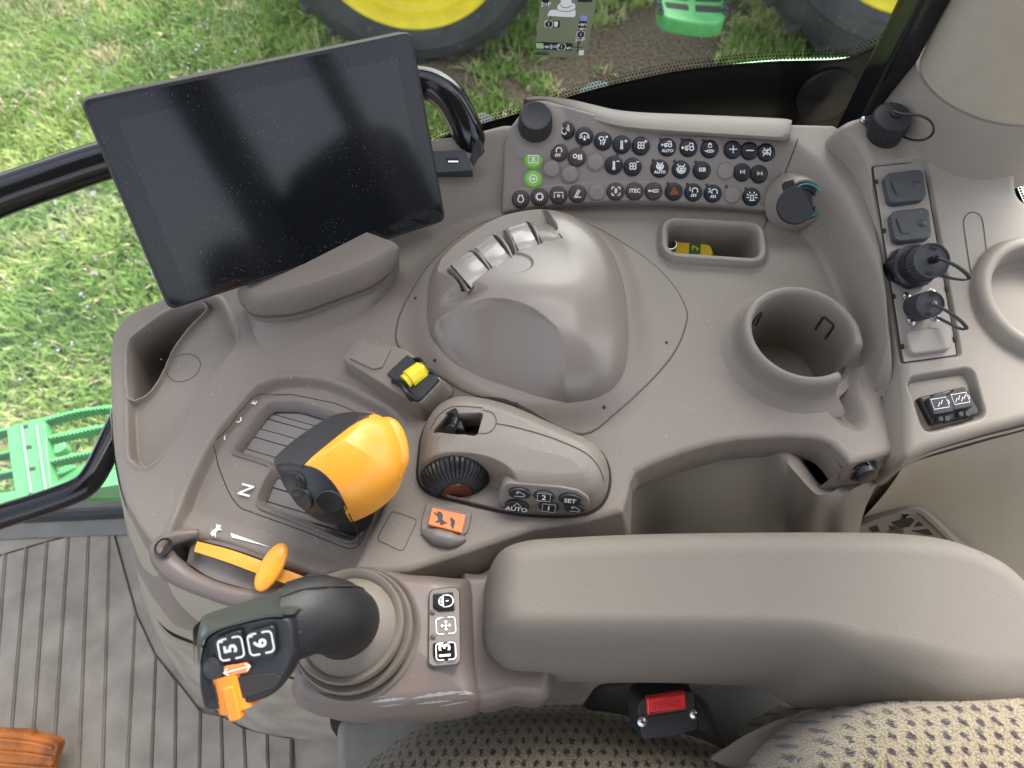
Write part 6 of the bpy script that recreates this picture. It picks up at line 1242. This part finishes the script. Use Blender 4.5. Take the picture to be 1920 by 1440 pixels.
# ground
def ground_mat():
    m = bpy.data.materials.new('soil_and_thatch'); m.use_nodes = True; N = m.node_tree.nodes; L = m.node_tree.links; b = N['Principled BSDF']; tc = N.new('ShaderNodeTexCoord')
    def noise(s, d=6): n = N.new('ShaderNodeTexNoise'); n.inputs['Scale'].default_value = s; n.inputs['Detail'].default_value = d; L.new(tc.outputs['Object'], n.inputs['Vector']); return n.outputs[0]
    def ramp(src, st):
        r = N.new('ShaderNodeValToRGB'); L.new(src, r.inputs[0]); r.color_ramp.elements[0].position = st[0][0]; r.color_ramp.elements[0].color = (*st[0][1], 1); r.color_ramp.elements[1].position = st[-1][0]; r.color_ramp.elements[1].color = (*st[-1][1], 1)
        for p_, c in st[1:-1]: e = r.color_ramp.elements.new(p_); e.color = (*c, 1)
        return r.outputs[0]
    c = ramp(noise(48), [(.3, (.06,.042,.028)), (.5, (.13,.095,.06)), (.62, (.20,.15,.095)), (.72, (.09,.13,.035))]); L.new(c, b.inputs['Base Color']); b.inputs['Roughness'].default_value = .95
    bp = N.new('ShaderNodeBump'); bp.inputs['Distance'].default_value = .02; L.new(noise(40), bp.inputs['Height']); L.new(bp.outputs[0], b.inputs['Normal']); return m
g = obj('ground', (np.array([(-60,-60,gz0),(60,-60,gz0),(60,60,gz0),(-60,60,gz0)], float), [(0,1,2,3)]), ground_mat(), None, flat=True); g['kind'] = 'structure'; g['label'] = 'bare brown soil and thatch under the grass'
# grass blades (one mass)
def vnoise(x, y, s, seed):
    r = np.random.default_rng(seed).random((64, 64)); x = x*s+31; y = y*s+17; i = np.floor(x).astype(int); j = np.floor(y).astype(int); fx = x-i; fy = y-j; fx = fx*fx*(3-2*fx); fy = fy*fy*(3-2*fy)
    f = lambda a, b: r[a % 64, b % 64]; return f(i,j)*(1-fx)*(1-fy)+f(i+1,j)*fx*(1-fy)+f(i,j+1)*(1-fx)*fy+f(i+1,j+1)*fx*fy
Nb = 240000; x = rng.uniform(-3.6, 4.4, Nb); y = rng.uniform(1.0, 4.9, Nb)
den = .5*vnoise(x, y, 2.2, 1)+.3*vnoise(x, y, 6, 2)+.2*vnoise(x, y, 14, 3)
bare = np.exp(-(((x-.9)/1.0)**2+((y-3.95)/.45)**2))*.32+np.exp(-(((x+.5)/1.2)**2+((y-3.6)/.28)**2))*.45
left = ss(-x, .2, 1.8)
kp_ = (den+.30*left-bare+.12) > .42-.1*rng.random(Nb); x, y, den = x[kp_], y[kp_], den[kp_]; n = len(x)
ht_ = rng.uniform(.025, .08, n)*(.5+den+.6*ss(-x, 0, 2)); wd_ = rng.uniform(.003, .0075, n); az = rng.uniform(0, 2*math.pi, n); ln = rng.uniform(.1, .8, n)*ht_
cl = rng.random(n) < .48; ht_[cl] *= .55; wd_[cl] *= 3.2; ln[cl] *= 1.4
dx, dy = np.cos(az), np.sin(az); V = np.empty((n, 5, 3))
V[:, 0] = np.stack([x-dy*wd_/2, y+dx*wd_/2, np.full(n, gz0)], 1); V[:, 1] = np.stack([x+dy*wd_/2, y-dx*wd_/2, np.full(n, gz0)], 1)
mx, my = x+dx*ln*.4, y+dy*ln*.4
V[:, 2] = np.stack([mx+dy*wd_*.45, my-dx*wd_*.45, gz0+ht_*.65], 1); V[:, 3] = np.stack([mx-dy*wd_*.45, my+dx*wd_*.45, gz0+ht_*.65], 1); V[:, 4] = np.stack([x+dx*ln, y+dy*ln, gz0+ht_], 1)
b5 = np.arange(n)[:, None]*5; F4 = np.concatenate([b5+np.array([0,1,2]), b5+np.array([0,2,3]), b5+np.array([3,2,4])])
me = mesh_from(V.reshape(-1, 3), F4, 'grass'); at_ = me.attributes.new('tone', 'FLOAT', 'POINT')
tone = np.clip(.40+.35*(rng.random(n)-.5)+.7*(vnoise(x, y, 3.5, 9)-.5)+.4*(vnoise(x, y, 9, 12)-.5), 0, 1); tone[rng.random(n) < .05+.35*ss(vnoise(x, y, 4.5, 13), .62, .85)] = .98
at_.data.foreach_set('value', np.repeat(tone, 5).astype(np.float32))
finish(me, attr_mat('grass_blades', [(0, (.12,.22,.045)), (.35, (.21,.34,.075)), (.65, (.36,.46,.14)), (.85, (.52,.55,.26)), (1, (.58,.46,.32))], .5, .35), None, False)
go = bpy.data.objects.new('grass', me); COL.objects.link(go); go['kind'] = 'stuff'; go['label'] = 'lush bright green grass and clover outside the window'
# clover flowers
V = []; Fc = []
for _ in range(900):
    fx, fy = rng.uniform(-3.4, .2), rng.uniform(1.2, 4.6)
    if vnoise(np.array([fx]), np.array([fy]), 1.6, 5)[0] < .5: continue
    for k_ in range(5):
        c = np.array([fx, fy, gz0+rng.uniform(.05, .09)])+rng.normal(0, .006, 3); d = rng.normal(0, .0055, (3, 3)); k0 = len(V); V += list(c+d); Fc.append((k0, k0+1, k0+2))
fo_ = obj('clover_flowers', (np.array(V), Fc), mat('petal_pink', (.55,.38,.55), .7), None, flat=True); fo_['kind'] = 'stuff'; fo_['label'] = 'tiny pale pink clover flowers scattered in the grass'
bpy.context.view_layer.update()
